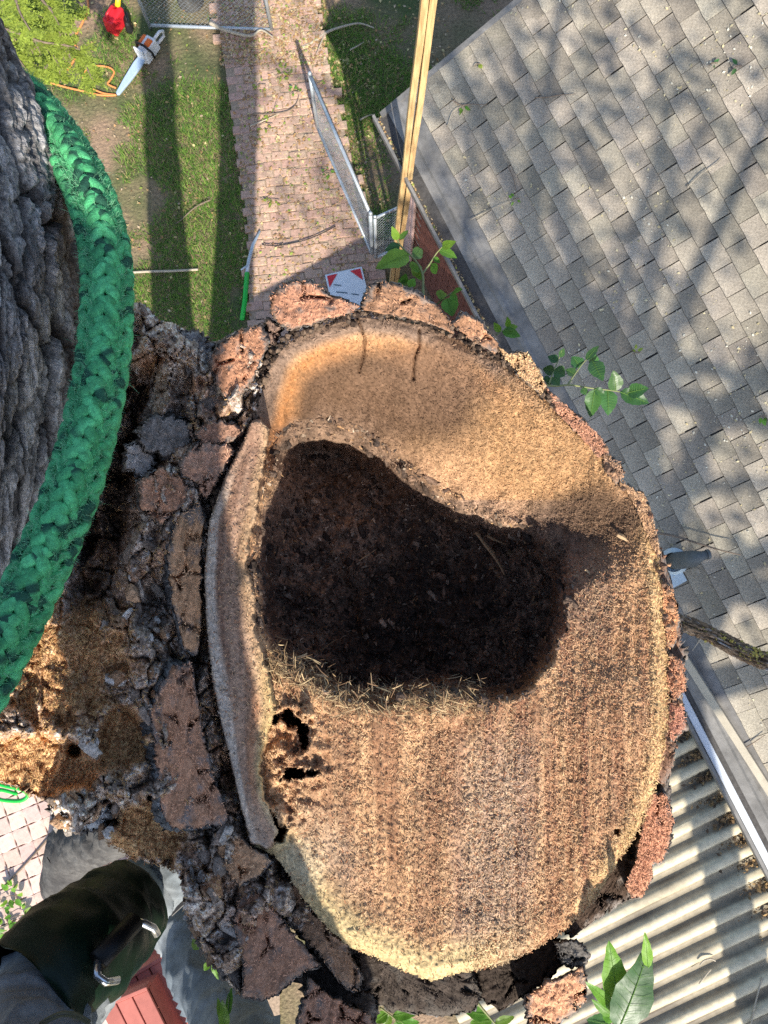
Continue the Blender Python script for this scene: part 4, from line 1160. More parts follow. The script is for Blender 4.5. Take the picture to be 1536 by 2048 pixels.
# sawdust and chips on the sawn surfaces
def chip_mesh(name, pts, ln, wd, cols, label, cat, lift=0.001, orient=None, parent=None):
    n = len(pts)
    t = rng.normal(size=(n, 3)); t[:, 2] *= 0.45
    if orient is not None: t = t + orient
    t /= np.linalg.norm(t, axis=1)[:, None]
    nn = np.stack([rng.normal(0, 0.35, n), rng.normal(0, 0.35, n), np.ones(n)], -1)
    s = np.cross(t, nn); s /= np.linalg.norm(s, axis=1)[:, None]
    up = np.cross(s, t); up *= np.sign(up[:, 2:3] + 1e-9)
    l = (ln[0] + (ln[1] - ln[0]) * rng.random(n) ** 2)[:, None]; w = (wd[0] + (wd[1] - wd[0]) * rng.random(n))[:, None]
    c = pts + np.array([0, 0, 1.0]) * (lift + l * 0.18)
    bend = up * l * rng.uniform(0.02, 0.22, (n, 1))
    V = np.stack([c - t * l / 2 - s * w / 2 - bend, c - t * l / 2 + s * w / 2 - bend, c + s * w / 2 + bend * .5, c - s * w / 2 + bend * .5, c + t * l / 2 + s * w * 0.3 - bend, c + t * l / 2 - s * w * 0.3 - bend], 1).reshape(-1, 3)
    b = (np.arange(n) * 6)[:, None]
    F = np.concatenate([b + np.array([[0, 1, 2, 3]]), b + np.array([[3, 2, 4, 5]])])
    o = mk(name, V, F, M['chips'], parent, col=np.repeat(np.clip(cols, 0.01, 0.9), 6, 0))
    if label: tag(o, label, cat)
    o['kind'] = 'stuff'
    return o
def face_samples(n, poly, dfun):
    poly = np.asarray(poly, float)
    (u0, v0), (u1, v1) = poly.min(0), poly.max(0)
    u = rng.uniform(u0, u1, n); v = rng.uniform(v0, v1, n)
    k = inside(poly, u, v); u, v = u[k], v[k]
    k = rng.random(len(u)) < dfun(u, v); return u[k], v[k]
def dens_face(u, v):
    dS = sdf(strip, u, v); dA = sdf(face_outline, u, v); dC = sdf(core, u, v)
    d = 0.45 + 0.5 * ss(850, 1050, u) + 0.25 * ss(1350, 1500, v) + 0.2 * fbm(u / 40, v / 60, 0, 3, 400)
    d = d * (1 + 0.55 * vnoise(u / 21 + 0.5 * fbm(u / 80, v / 160, 0, 2, 79), v / 300, 0, 404) * ss(1250, 1450, v) + 0.5 * fbm(u / 30, v / 30, 0, 3, 405))
    d = d * (1 - 0.4 * ss(960, 780, u) * ss(1400, 1500, v))
    d = d * np.where(dS > 0, 0.32, 1)
    d = d * (1 - 0.75 * ss(900, 720, v) * ss(1000, 850, u)) 
    d = d * (1 - 0.8 * ss(1560, 1700, v + 0.2 * (600 - u)) * ss(110, 30, dA) * (u < 950))
    d = d * (1 - 0.55 * ss(0, 60, dC))
    return np.clip(d, 0.03, 1)
u, v = face_samples(190000, face_outline, dens_face)
z = face_z(u, v)
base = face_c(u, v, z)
k = rng.random(len(u))[:, None]
pale = mixc((0.70, 0.51, 0.30), (0.58, 0.36, 0.19), rng.random(len(u)))
red = np.array((0.36, 0.17, 0.09))
cc = np.where(k < 0.30, 0.55 * pale + 0.6 * base, np.where(k < 0.72, base * rng.uniform(0.9, 1.5, (len(u), 1)), np.where(k < 0.86, red, base * 0.35)))
deep = ss(-0.06, -0.2, z - ZF)
cc = mixc(cc, base * rng.uniform(0.8, 2.4, (len(u), 1)), deep)
cc = mixc(cc, base * 1.4, ss(150, 60, np.hypot((u - 1180) * 0.75, (v - 1040) * 1.35)) * 0.8)
upm = ss(1060, 930, v) * 0.75  # upper chips follow the wall colour darkened against the sun
cc = mixc(cc, base * rng.uniform(0.7, 1.7, (len(u), 1)), upm)
stn = ss(960, 840, v + 0.15 * (u - 700)) * ss(40, 110, sdf(face_outline, u, v)) * ss(1080, 900, u)
cc = mixc(cc, base * rng.uniform(0.7, 1.5, (len(u), 1)), stn)
tag(chip_mesh('sawdust', Pn(u, v, z), (0.0016, 0.0056), (0.0005, 0.0011), cc, 'fine tan sawdust covering the sawn face of the hollow stump', 'sawdust'))
u, v = face_samples(16000, core, lambda a, b: 0.6 + 0 * a)
z = face_z(u, v); nn = len(u)
pp = np.array([(0.12, 0.08, 0.06), (0.24, 0.16, 0.11), (0.52, 0.41, 0.30), (0.06, 0.048, 0.04), (0.5, 0.31, 0.16)])
cc = pp[rng.choice(5, nn, p=[.38, .36, .07, .14, .05])] * rng.uniform(0.6, 1.3, (nn, 1))
cc = cc * (1 - 0.6 * ss(250, 120, np.hypot((u - 830), (v - 1225) * 1.35)))[:, None]
chip_mesh('rotten_chips', Pn(u, v, z), (0.002, 0.011), (0.0010, 0.0036), cc, 'dark crumbled rotten wood lying in the bottom of the hollow', 'wood debris', lift=0.0015)
u, v = face_samples(95000, saddle, lambda a, b: np.clip(dust_w(a, b) * 1.2, 0, 1) + 0.10 + 0.25 * np.clip(fbm(a / 30, b / 30, 0, 3, 140) * 2, 0, 1))
z = sad_z(u, v); nn = len(u)
cc = np.where(rng.random(nn)[:, None] < 0.55, mixc((0.62, 0.42, 0.20), (0.46, 0.27, 0.11), rng.random(nn)), np.array((0.26, 0.13, 0.06)) * rng.uniform(0.7, 1.3, (nn, 1)))
chip_mesh('bark_sawdust', Pn(u, v, z), (0.0022, 0.007), (0.0006, 0.0013), cc, 'orange brown sawdust caught on the bark left of the stump', 'sawdust')
us, vs_, tp_ = [], [], []
for ip, (poly, kw) in enumerate(PL):
    ar_ = (max(p[0] for p in poly) - min(p[0] for p in poly)) * (max(p[1] for p in poly) - min(p[1] for p in poly))
    a, b = face_samples(int(ar_ * (0.16 if 2 < ip < 11 else 0.035)), poly, lambda a, b: 0.9 + 0 * a); a_, b_ = a, b
    tp_.append(np.tile(np.asarray(kw['top']), (len(a_), 1)))
    us.append(np.stack([a_, b_, np.full(len(a_), ZF + kw['zt'] + 0.0015)], -1))
q = np.concatenate(us)
nn = len(q)
cc = np.concatenate(tp_) * rng.uniform(0.5, 2.0, (nn, 1))
chip_mesh('plate_sawdust', Pn(q[:, 0], q[:, 1], q[:, 2]), (0.0018, 0.005), (0.0005, 0.001), cc, 'fine reddish sawdust stuck to the sawn bark plates round the stump', 'sawdust')

nf = 2600
tt = rng.random(nf) ** 1.2
u = 540 + 430 * tt + rng.normal(0, 8, nf); v = 1318 + 88 * np.minimum(1, tt * 2.6) - 8 * tt + rng.normal(0, 17, nf)
z = np.maximum(face_z(u, v), ZF - 0.10 * rng.random(nf))
cc = np.array([(0.40, 0.27, 0.14), (0.26, 0.16, 0.09), (0.52, 0.39, 0.22), (0.16, 0.10, 0.06)])[rng.choice(4, nf)] * rng.uniform(0.7, 1.2, (nf, 1))
chip_mesh('torn_fibres', Pn(u, v, z), (0.004, 0.022), (0.0003, 0.0011), cc, 'tangled torn wood fibres along the lower lip of the hollow', 'wood fibres', orient=np.array([0.9, -0.5, 0.0]))

# torn wood fibres and splinters on the lower lip of the hollow (single pieces)
def splinter(u, v, ang, ln, w, z0, lean, bend=0.1, mat='splinter', seed=0):
    rr = random.Random(seed)
    p = P(u, v, z0); d = Vector((math.cos(ang), math.sin(ang), lean)).normalized()
    s = d.cross(Vector((0, 0, 1))).normalized(); n_ = s.cross(d)
    mb = MB(); K = 6; vs = []; fs = []
    for k in range(K + 1):
        t = k / K
        c = d * (ln * t) + n_ * (bend * ln * math.sin(t * 2.5)) + s * (bend * 0.7 * ln * math.sin(t * 3.3 + seed))
        ww = w * (1 - 0.75 * t ** 1.5) * (1 + 0.25 * rr.uniform(-1, 1))
        vs += [c - s * ww / 2, c + s * ww / 2, c + n_ * ww * 0.35]
    for k in range(K):
        a = 3 * k
        for i in range(3):
            j = (i + 1) % 3; fs.append((a + i, a + j, a + 3 + j, a + 3 + i))
    fs += [(2, 1, 0), (3 * K, 3 * K + 1, 3 * K + 2)]
    mb.add(vs, fs)
    o = mb.build('splinter', M[mat], tree); o.location = p - TL0
    return o
sp = random.Random(5)
for k in range(48):
    t = sp.random() ** 1.25
    u = 545 + 420 * t; v = 1318 + 84 * min(1, t * 2.6) - 10 * t + sp.uniform(-26, 18)
    if t > 0.45 and sp.random() < 0.4: continue
    splinter(u, v, R(sp.choice((sp.uniform(20, 165), sp.uniform(-45, 20)))), sp.uniform(0.006, 0.024), sp.uniform(0.0008, 0.0026) * (2.2 if sp.random() < 0.12 else 1), ZF - sp.uniform(0.008, 0.05), sp.choice((sp.uniform(-0.3, 0.3), sp.uniform(0.0, 0.9))), sp.uniform(0.0, 0.06), seed=k)
for k, (u, v, a, l, w, dz) in enumerate(((955, 1062, -62, 0.075, 0.006, -0.22), (985, 1100, -80, 0.055, 0.005, -0.21), (1015, 1105, -35, 0.032, 0.009, -0.19), (720, 1122, 38, 0.030, 0.0018, -0.29), (668, 870, 60, 0.016, 0.003, -0.2), (975, 1070, -30, 0.03, 0.004, -0.215), (640, 1300, 30, 0.03, 0.002, -0.2), (590, 1310, -30, 0.035, 0.002, -0.15), (1235, 1070, -35, 0.035, 0.006, -0.02), (1170, 1140, -40, 0.018, 0.003, -0.03))):
    zz = float(face_z(np.array([u]), np.array([v]))[0]) + 0.008
    splinter(u, v, R(a), l * (ZC - zz) / 0.9 * 0.8, w, zz, 0.08, 0.06, seed=90 + k)

# ------------------------------------------------------------------ green braided rope round the stem
rope = empty('climbing_rope', tuple(PZ(200, 640, 0.56)))
tag(rope, 'thick fuzzy green braided rope wrapped round the standing stem', 'rope')
RL = rope.location.copy()
rp_px = [(-70, 120, 0.70), (-10, 150, 0.655), (52, 196, 0.625), (112, 268, 0.60), (172, 370, 0.58), (208, 490, 0.565), (214, 610, 0.555), (203, 740, 0.548), (176, 870, 0.54), (142, 985, 0.532), (98, 1095, 0.525), (45, 1210, 0.518), (-15, 1330, 0.512), (-80, 1450, 0.51)]
ctrl = [PZ(*q) for q in rp_px]
def catmull(pts, step):
    out = []; n = len(pts)
    for i in range(n - 1):
        p0, p1, p2, p3 = pts[max(i - 1, 0)], pts[i], pts[i + 1], pts[min(i + 2, n - 1)]
        for k in range(step):
            t = k / step
            out.append(0.5 * ((2 * p1) + (p2 - p0) * t + (2 * p0 - 5 * p1 + 4 * p2 - p3) * t * t + (3 * p1 - p0 - 3 * p2 + p3) * t ** 3))
    out.append(pts[-1]); return out
cl = catmull(ctrl, 40)
RR_ = 0.0140
Cn = np.array([tuple(p) for p in cl]); arc = np.concatenate([[0], np.cumsum(np.linalg.norm(np.diff(Cn, axis=0), axis=1))])
T_ = np.gradient(Cn, axis=0); T_ /= np.linalg.norm(T_, axis=1)[:, None]
N_ = []; up = np.array([0, 0, 1.0])
for t in T_:
    a = np.cross(t, up); a /= np.linalg.norm(a); b = np.cross(a, t); up = b; N_.append((a, b))
NA = np.array([q[0] for q in N_]); NB = np.array([q[1] for q in N_])
def at_arc(s):
    s = np.asarray(s)
    f = lambda A: np.stack([np.interp(s, arc, A[:, i]) for i in range(3)], -1)
    return f(Cn), f(NA), f(NB), f(T_)
NST = 8; PITCH = 0.125
core_ = MB(); core_.tube(cl[::4], RR_ * 0.80, n=16); core_.build('core', M['gaiter'], rope, local=RL)
GREENS = [(0.075, 0.37, 0.15), (0.095, 0.43, 0.18), (0.065, 0.32, 0.13), (0.085, 0.40, 0.165)]
s_ax = np.arange(0, arc[-1], 0.0016)
for sgn in (1, -1):
    for k in range(NST):
        th = sgn * (2 * np.pi * s_ax / PITCH) + 2 * np.pi * k / NST + (0.2 if sgn > 0 else 0)
        ph = 2 * np.pi * s_ax / PITCH * NST / 2 + math.pi * k * (1 if sgn > 0 else 1)
        rad = RR_ * (1.0 + 0.17 * np.tanh(2.2 * np.sin(ph * 1.0 + (0 if sgn > 0 else np.pi)))) + 0.0006 * fbm(s_ax * 300, k * 3.1, sgn, 2, 7)
        c, a, b, t = at_arc(s_ax)
        e = a * np.cos(th)[:, None] + b * np.sin(th)[:, None]
        p = c + e * rad[:, None]
        d = np.gradient(p, axis=0); d /= np.linalg.norm(d, axis=1)[:, None]
        w = np.cross(d, e); w /= np.linalg.norm(w, axis=1)[:, None]
        seg = 7
        sw = 0.0046 * (1 + 0.12 * fbm(s_ax * 120, k, sgn, 2, 3)); sh_ = 0.0034
        ring = [p + w * (sw * math.cos(q))[:, None] + e * (sh_ * math.sin(q)) for q in [2 * math.pi * i / seg for i in range(seg)]]
        V = np.stack(ring, 1).reshape(-1, 3); m = len(s_ax)
        i = np.arange(m - 1)[:, None]; kk = np.arange(seg)[None]; k2 = (kk + 1) % seg
        F = np.stack([i * seg + kk, i * seg + k2, (i + 1) * seg + k2, (i + 1) * seg + kk], -1).reshape(-1, 4)
        base = np.array(random.choice(GREENS))
        line = vnoise(np.tile(np.arange(seg), m) * 1.9, np.repeat(s_ax * 60, seg), k, 4)
        C = base * (1 + 0.35 * line + 0.12 * rng.normal(size=m * seg))[:, None]
        fl_ = ss(0.40, 0.5, vnoise(s_ax * 130 + 9.1 * k, sgn * 7.3 + k, 0.0, 6)) * 0.9
        C = mixc(C, (0.014, 0.05, 0.04), np.repeat(fl_, seg))
        mk('strand', V, F, M['rope'], rope, col=np.clip(C, 0.004, 0.9), smooth=True, local=RL)
# fuzz
nh = 36000
sh = rng.uniform(0, arc[-1], nh); th = rng.uniform(0, 2 * np.pi, nh)
c, a, b, t = at_arc(sh)
e = a * np.cos(th)[:, None] + b * np.sin(th)[:, None]
p0 = c + e * RR_ * 1.15
d = e * rng.uniform(0.5, 1.2, (nh, 1)) + t * rng.normal(0, 0.7, (nh, 1)) + np.cross(t, e) * rng.normal(0, 0.7, (nh, 1))
d /= np.linalg.norm(d, axis=1)[:, None]
l = rng.uniform(0.0015, 0.0056, (nh, 1)); l[rng.random(nh) < 0.004] *= 3.0
side = np.cross(d, rng.normal(size=(nh, 3))); side /= np.linalg.norm(side, axis=1)[:, None]
w = 0.00018
bendv = rng.normal(size=(nh, 3)) * l * 0.25
V = np.stack([p0 - side * w, p0 + side * w, p0 + d * l * 0.55 + side * w * .8 + bendv * .4, p0 + d * l * 0.55 - side * w * .8 + bendv * .4, p0 + d * l + bendv], 1).reshape(-1, 3)
bb = (np.arange(nh) * 5)[:, None]
F = np.concatenate([bb + np.array([[0, 1, 2]]), bb + np.array([[0, 2, 3]]), bb + np.array([[3, 2, 4]])])
fc = mixc((0.09, 0.42, 0.20), (0.30, 0.58, 0.36), rng.random(nh))
fz = mk('fuzz', V, F, M['fuzz'], rope, col=np.repeat(fc, 5, 0), local=RL); fz['kind'] = 'stuff'

# ------------------------------------------------------------------ leafy sprouts growing from the tree
def leaf_mesh(L, W, fold=0.25, curl=0.2, serr=True, nseg=10):
    vs = []; fs = []
    for i in range(nseg + 1):
        t = i / nseg
        w = W * (math.sin(math.pi * min(1, t ** 0.8)) ** 0.85) * (1 - 0.25 * t)
        z = -curl * L * t * t
        tooth = (0.06 * W if (i % 2 and serr) else 0)
        for sx in (-1, -0.5, 0, 0.5, 1):
            ww = w + (tooth if abs(sx) == 1 else 0)
            vs.append((sx * ww / 2, t * L, z + abs(sx) * fold * ww * 0.5 + 0.02 * L * math.sin(t * 14 + sx * 2) * abs(sx)))
    for i in range(nseg):
        for k in range(4):
            a = i * 5 + k; fs.append((a, a + 1, a + 6, a + 5))
    me = bpy.data.meshes.new('leaf'); me.from_pydata(vs, [], fs); me.update()
    me.polygons.foreach_set('use_smooth', np.ones(len(me.polygons), bool))
    return me
def vein_mesh(L, W, fold, curl):
    mb = MB()
    mid = [Vector((0, t * L, -curl * L * t * t + 0.001)) for t in (0, .25, .5, .75, .98)]
    mb.tube(mid, [W * 0.016, W * 0.014, W * 0.011, W * 0.008, W * 0.004], n=4)
    for i in range(1, 8):
        t = i / 9
        w = W * (math.sin(math.pi * t ** 0.8) ** 0.85) * 0.44
        for sx in (-1, 1):
            t2 = min(0.97, t + 0.10)
            mb.tube([Vector((0, t * L, -curl * L * t * t + 0.001)), Vector((sx * w * 0.9, t2 * L, -curl * L * t2 * t2 + fold * w + 0.0012))], [W * 0.005, W * 0.002], n=3)
    return mb
def orient(direction, normal):
    y = Vector(direction).normalized(); z = Vector(normal); z = (z - y * z.dot(y)); z.normalize(); x = y.cross(z)
    return Matrix((x, y, z)).transposed()
LEAFC = {}
def sprout(stem_px, leaves, r0=0.0022, parent=tree, mat='leaf', vein=True, label=None, group=None, veinmat='leaf_vein', name='sprout'):
    """stem_px: list of (u, v, depth below camera); leaves: (u, v, depth, tip_u, tip_v, width_px, lift)"""
    pts = catmull([PZ(*q) for q in stem_px], 5)
    root = pts[0]
    mb = MB(); n = len(pts)
    mb.tube(pts, [r0 * (1 - 0.6 * i / (n - 1)) for i in range(n)], n=7)
    stem = mb.build(name, M['sprout_stem'], parent, smooth=True, local=root)
    stem.location = root - (TL0 if parent is tree else Vector((0, 0, 0)))
    for k, (u, v, dp, tu, tv, wpx, lift) in enumerate(leaves):
        a = PZ(u, v, dp); b = PZ(tu, tv, dp - lift)
        L = (b - a).length; W = wpx * dp / FPX
        fold = random.uniform(0.1, 0.3); cu = random.uniform(0.05, 0.18)
        me = leaf_mesh(L, W, fold, cu)
        me.materials.append(M[mat if not isinstance(mat, (list, tuple)) else mat[k % len(mat)]])
        o = bpy.data.objects.new('leaf', me); COL.objects.link(o); o.parent = stem
        nrm = Vector((random.uniform(-0.4, 0.4), random.uniform(-0.4, 0.4), 1))
        o.matrix_local = Matrix.Translation(a - root) @ orient(b - a, nrm).to_4x4()
        if vein:
            # veins are welded into the leaf mesh so that the blade stays one piece
            vb_ = vein_mesh(L, W, fold, cu)
            bmx = bmesh.new(); bmx.from_mesh(me)
            base = [bmx.verts.new(p) for p in vb_.v]
            for f_ in vb_.f:
                try:
                    q = bmx.faces.new([base[i] for i in f_]); q.material_index = 1
                except ValueError: pass
            bmx.to_mesh(me); bmx.free(); me.materials.append(M[veinmat])
    if label: stem['label'] = label
    return stem
# upper sprouts over the brick wall
sprout([(848, 610, 1.0), (846, 580, 1.0), (845, 548, 1.0), (830, 520, 1.0), (800, 490, 1.0), (793, 470, 1.0)],
       [(818, 510, 1.0, 755, 530, 46, 0.02), (800, 492, 1.0, 770, 500, 24, 0.0), (795, 480, 1.0, 785, 455, 18, 0.02), (800, 480, 1.0, 816, 458, 16, 0.0), (826, 516, 1.0, 845, 495, 28, -0.02), (838, 545, 1.0, 822, 520, 26, -0.02), (845, 560, 1.0, 820, 530, 20, -0.03)], mat=['leaf', 'leaf_dark', 'leaf', 'leaf', 'leaf_dark', 'leaf'])
sprout([(845, 548, 1.0), (858, 530, 1.0), (872, 508, 1.0), (884, 494, 0.99)],
       [(878, 500, 1.0, 915, 515, 26, 0.0), (884, 494, 0.99, 908, 484, 20, 0.02), (862, 528, 1.0, 875, 548, 22, -0.02), (868, 515, 1.0, 880, 526, 12, 0.0)], r0=0.0015)
sprout([(868, 614, 1.02), (884, 600, 1.01), (900, 588, 1.0), (912, 580, 1.0)],
       [(895, 596, 1.0, 905, 632, 40, 0.0), (905, 585, 1.0, 924, 578, 18, 0.02), (900, 590, 1.0, 916, 600, 18, 0.0), (884, 600, 1.0, 880, 572, 24, -0.03)], r0=0.0014)
sprout([(828, 585, 1.05), (812, 572, 1.05), (800, 560, 1.05)], [(812, 572, 1.05, 796, 560, 24, 0.0), (818, 575, 1.05, 830, 556, 20, 0.0), (806, 566, 1.05, 812, 548, 18, 0.01)], r0=0.0012)
sprout([(992, 670, 1.05), (1004, 662, 1.05), (1016, 654, 1.05)], [(1004, 662, 1.05, 1042, 672, 26, 0.0), (1016, 654, 1.05, 1016, 636, 14, 0.02), (1000, 664, 1.05, 988, 645, 16, 0.01), (1012, 658, 1.05, 1036, 652, 18, 0.0)], r0=0.0013)
# right-hand dark sprout over the shingles
sprout([(1085, 770, 1.10), (1112, 772, 1.12), (1140, 770, 1.13), (1180, 776, 1.14), (1230, 782, 1.15), (1282, 792, 1.16)],
       [(1190, 778, 1.14, 1180, 836, 36, -0.02), (1215, 780, 1.15, 1218, 830, 40, 0.0), (1240, 784, 1.15, 1300, 806, 36, 0.0), (1232, 782, 1.15, 1228, 742, 34, 0.02), (1255, 786, 1.15, 1296, 776, 34, 0.02), (1165, 776, 1.13, 1172, 790, 16, 0), (1190, 778, 1.14, 1210, 790, 18, 0)], mat='leaf_dark', r0=0.0018)
sprout([(1135, 770, 1.13), (1150, 748, 1.14), (1170, 722, 1.15), (1196, 700, 1.16)],
       [(1160, 735, 1.15, 1145, 712, 34, 0.0), (1172, 720, 1.15, 1198, 690, 18, 0.0), (1178, 714, 1.15, 1200, 730, 26, -0.02), (1185, 722, 1.15, 1205, 758, 36, 0.02), (1150, 750, 1.14, 1132, 738, 26, 0)], mat='leaf_dark', r0=0.0014)
sprout([(1098, 768, 1.11), (1106, 745, 1.12), (1116, 722, 1.13), (1124, 700, 1.13)],
       [(1116, 722, 1.13, 1096, 712, 22, 0.0), (1120, 715, 1.13, 1128, 696, 14, 0.0), (1108, 742, 1.12, 1086, 738, 24, 0.0), (1110, 738, 1.12, 1130, 752, 30, 0.0), (1102, 758, 1.12, 1086, 766, 24, 0.0), (1104, 755, 1.12, 1120, 770, 26, 0)], mat='leaf_dark', r0=0.0014)
# big close leaves, lower right
sprout([(1210, 2110, 0.88), (1228, 2050, 0.88), (1232, 2010, 0.87), (1234, 1985, 0.87)],
       [(1234, 2000, 0.87, 1222, 1893, 52, 0.02), (1236, 2060, 0.86, 1305, 1912, 82, 0.02), (1296, 1935, 0.85, 1292, 1872, 22, 0.02), (1228, 2015, 0.87, 1180, 1972, 24, 0.02), (1226, 2030, 0.87, 1186, 2006, 22, 0.01), (1222, 2050, 0.88, 1174, 2040, 34, 0.0), (1226, 2045, 0.88, 1205, 2012, 26, 0.0)], mat=['leaf', 'leaf_dark', 'leaf', 'leaf'], r0=0.0022)
# small ones along the lower bark
sprout([(430, 1930, 1.12), (426, 1922, 1.12), (418, 1912, 1.12)], [(418, 1925, 1.12, 408, 1942, 14, 0.0), (426, 1924, 1.12, 436, 1962, 14, 0.0), (404, 1898, 1.12, 386, 1878, 26, 0.02)], r0=0.0012)
sprout([(452, 2060, 1.05), (456, 2020, 1.05), (458, 1990, 1.05)], [(452, 2050, 1.05, 432, 2000, 20, 0.0), (456, 2030, 1.05, 462, 1975, 16, 0.0), (450, 2060, 1.05, 446, 2010, 22, 0.03)], r0=0.0012)
sprout([(760, 2015, 1.1), (780, 2030, 1.1), (800, 2046, 1.1)], [(775, 2026, 1.1, 748, 2046, 22, 0.0), (785, 2032, 1.1, 845, 2020, 22, 0.0), (790, 2040, 1.1, 840, 2048, 20, 0.0), (780, 2030, 1.1, 768, 2058, 18, 0), (795, 2040, 1.1, 800, 2070, 22, 0)], r0=0.0013)
sprout([(950, 2000, 1.12), (975, 2030, 1.12), (1000, 2060, 1.12)], [(975, 2030, 1.12, 930, 2024, 26, 0.0), (985, 2040, 1.12, 940, 2048, 28, 0.0), (990, 2046, 1.12, 1030, 2036, 20, 0.0), (996, 2050, 1.12, 1010, 2070, 24, 0), (940, 1990, 1.12, 922, 1970, 10, 0)], r0=0.0022)
for k, (u, v) in enumerate(((20, 1770), (40, 1810), (60, 1845), (10, 1850))):
    pass

# ------------------------------------------------------------------ the climber (legs in view, body out of frame above)
def skin_person():
    J = {}; E = []; Rr = []
    def j(n, p, r): J[n] = len(J); pos.append(p); Rr.append(r)
    pos = []
    j('pelvis', Vector((-0.10, -0.88, ZC - 0.52)), (0.105, 0.11))
    j('waist', Vector((-0.085, -0.85, ZC - 0.24)), (0.112, 0.105))
    j('chest', Vector((-0.10, -0.78, ZC + 0.06)), (0.165, 0.13))
    j('shl', Vector((-0.10, -0.74, ZC + 0.24)), (0.12, 0.10))
    j('neck', Vector((-0.10, -0.70, ZC + 0.32)), (0.06, 0.06))
    j('head0', Vector((-0.10, -0.66, ZC + 0.40)), (0.075, 0.085))
    j('head1', Vector((-0.10, -0.64, ZC + 0.50)), (0.085, 0.095))
    j('head2', Vector((-0.10, -0.65, ZC + 0.58)), (0.06, 0.07))
    for a, b in (('pelvis', 'waist'), ('waist', 'chest'), ('chest', 'shl'), ('shl', 'neck'), ('neck', 'head0'), ('head0', 'head1'), ('head1', 'head2')): E.append((J[a], J[b]))
    # near leg: thigh to the corner of the frame, shin to the trunk
    j('hipA', Vector((-0.20, -0.90, ZC - 0.64)), (0.105, 0.105))
    j('thA', PZ(90, 2330, 0.86), (0.092, 0.092))
    j('knA', PZ(-5, 2140, 1.02), (0.092, 0.092))
    j('knA2', PZ(60, 2050, 1.10), (0.080, 0.080))
    j('shA', PZ(170, 1900, 1.22), (0.072, 0.072))
    j('anA', PZ(270, 1790, 1.40), (0.055, 0.055))
    j('heA', PZ(315, 1760, 1.46), (0.05, 0.05))
    j('toA', PZ(400, 1690, 1.42), (0.042, 0.042))
    for a, b in (('pelvis', 'hipA'), ('hipA', 'thA'), ('thA', 'knA'), ('knA', 'knA2'), ('knA2', 'shA'), ('shA', 'anA'), ('anA', 'heA'), ('heA', 'toA')): E.append((J[a], J[b]))
    j('hipB', Vector((-0.02, -0.90, ZC - 0.64)), (0.105, 0.105))
    j('thB', PZ(640, 2450, 0.92), (0.095, 0.095))
    j('knB', PZ(530, 2200, 1.28), (0.075, 0.075))
    j('shB', PZ(430, 1985, 1.50), (0.064, 0.064))
    j('anB', PZ(340, 1800, 1.66), (0.052, 0.052))
    j('heB', PZ(330, 1745, 1.72), (0.05, 0.05))
    j('toB', PZ(400, 1640, 1.74), (0.042, 0.042))
    for a, b in (('pelvis', 'hipB'), ('hipB', 'thB'), ('thB', 'knB'), ('knB', 'shB'), ('shB', 'anB'), ('anB', 'heB'), ('heB', 'toB')): E.append((J[a], J[b]))
    for s, nm in ((-1, 'l'), (1, 'r')):
        j('s' + nm, Vector((-0.10 + 0.17 * s, -0.74, ZC + 0.24)), (0.065, 0.065))
        j('e' + nm, Vector((-0.16 + 0.22 * s, -0.50, ZC + 0.06)), (0.046, 0.046))
        j('w' + nm, Vector((-0.04 + 0.10 * s, -0.24, ZC + 0.12)), (0.03, 0.03))
        j('p' + nm, Vector((-0.02 + 0.08 * s, -0.14, ZC + 0.13)), (0.036, 0.022))
        for a, b in (('shl', 's' + nm), ('s' + nm, 'e' + nm), ('e' + nm, 'w' + nm), ('w' + nm, 'p' + nm)): E.append((J[a], J[b]))
        for f in range(5):
            fx = (f - 1.5) * 0.017 if f < 4 else -0.034 * s
            base = pos[J['p' + nm]] + Vector((fx, 0.02, 0.0))
            ln = (0.062, 0.072, 0.068, 0.052, 0.05)[f]
            dirv = Vector((0, 1, 0)) if f < 4 else Vector((-0.6 * s, 0.7, 0))
            j('f%d%s' % (f, nm), base + dirv * ln * 0.5, (0.009, 0.009)); E.append((J['p' + nm], J['f%d%s' % (f, nm)]))
            j('g%d%s' % (f, nm), base + dirv * ln + Vector((0, 0, 0.01)), (0.0075, 0.0075)); E.append((J['f%d%s' % (f, nm)], J['g%d%s' % (f, nm)]))
    me = bpy.data.meshes.new('person'); me.from_pydata([tuple(p) for p in pos], E, [])
    o = bpy.data.objects.new('person', me); COL.objects.link(o)
    sm = o.modifiers.new('skin', 'SKIN')
    me.skin_vertices[0].data[0].use_root = True
    for i, r in enumerate(Rr): me.skin_vertices[0].data[i].radius = r
    sb = o.modifiers.new('sub', 'SUBSURF'); sb.levels = 4; sb.render_levels = 4
    dg = bpy.context.evaluated_depsgraph_get()
    m2 = bpy.data.meshes.new_from_object(o.evaluated_get(dg))
    o.modifiers.clear(); o.data = m2
    n = len(m2.vertices); co = np.empty(n * 3); m2.vertices.foreach_get('co', co); co = co.reshape(-1, 3)
    nr = np.empty(n * 3); m2.vertices.foreach_get('normal', nr); nr = nr.reshape(-1, 3)
    # cloth creases on the trousers
    low = co[:, 2] < ZC - 0.1
    cr = 1 - np.abs(vnoise(co[:, 0] * 9 + co[:, 1] * 5, co[:, 1] * 8, co[:, 2] * 26, 501)) * 2
    cr2 = fbm(co[:, 0] * 30, co[:, 1] * 30, co[:, 2] * 30, 2, 503)
    cr3 = 1 - np.abs(vnoise(co[:, 0] * 22 + co[:, 2] * 14, co[:, 1] * 16 - co[:, 0] * 9, co[:, 2] * 40, 507)) * 2
    co = co + nr * (0.0045 * np.maximum(cr3, 0) ** 3 * low)[:, None]
    co = co + nr * ((0.013 * np.maximum(cr, 0) ** 3 + 0.004 * cr2) * low)[:, None]
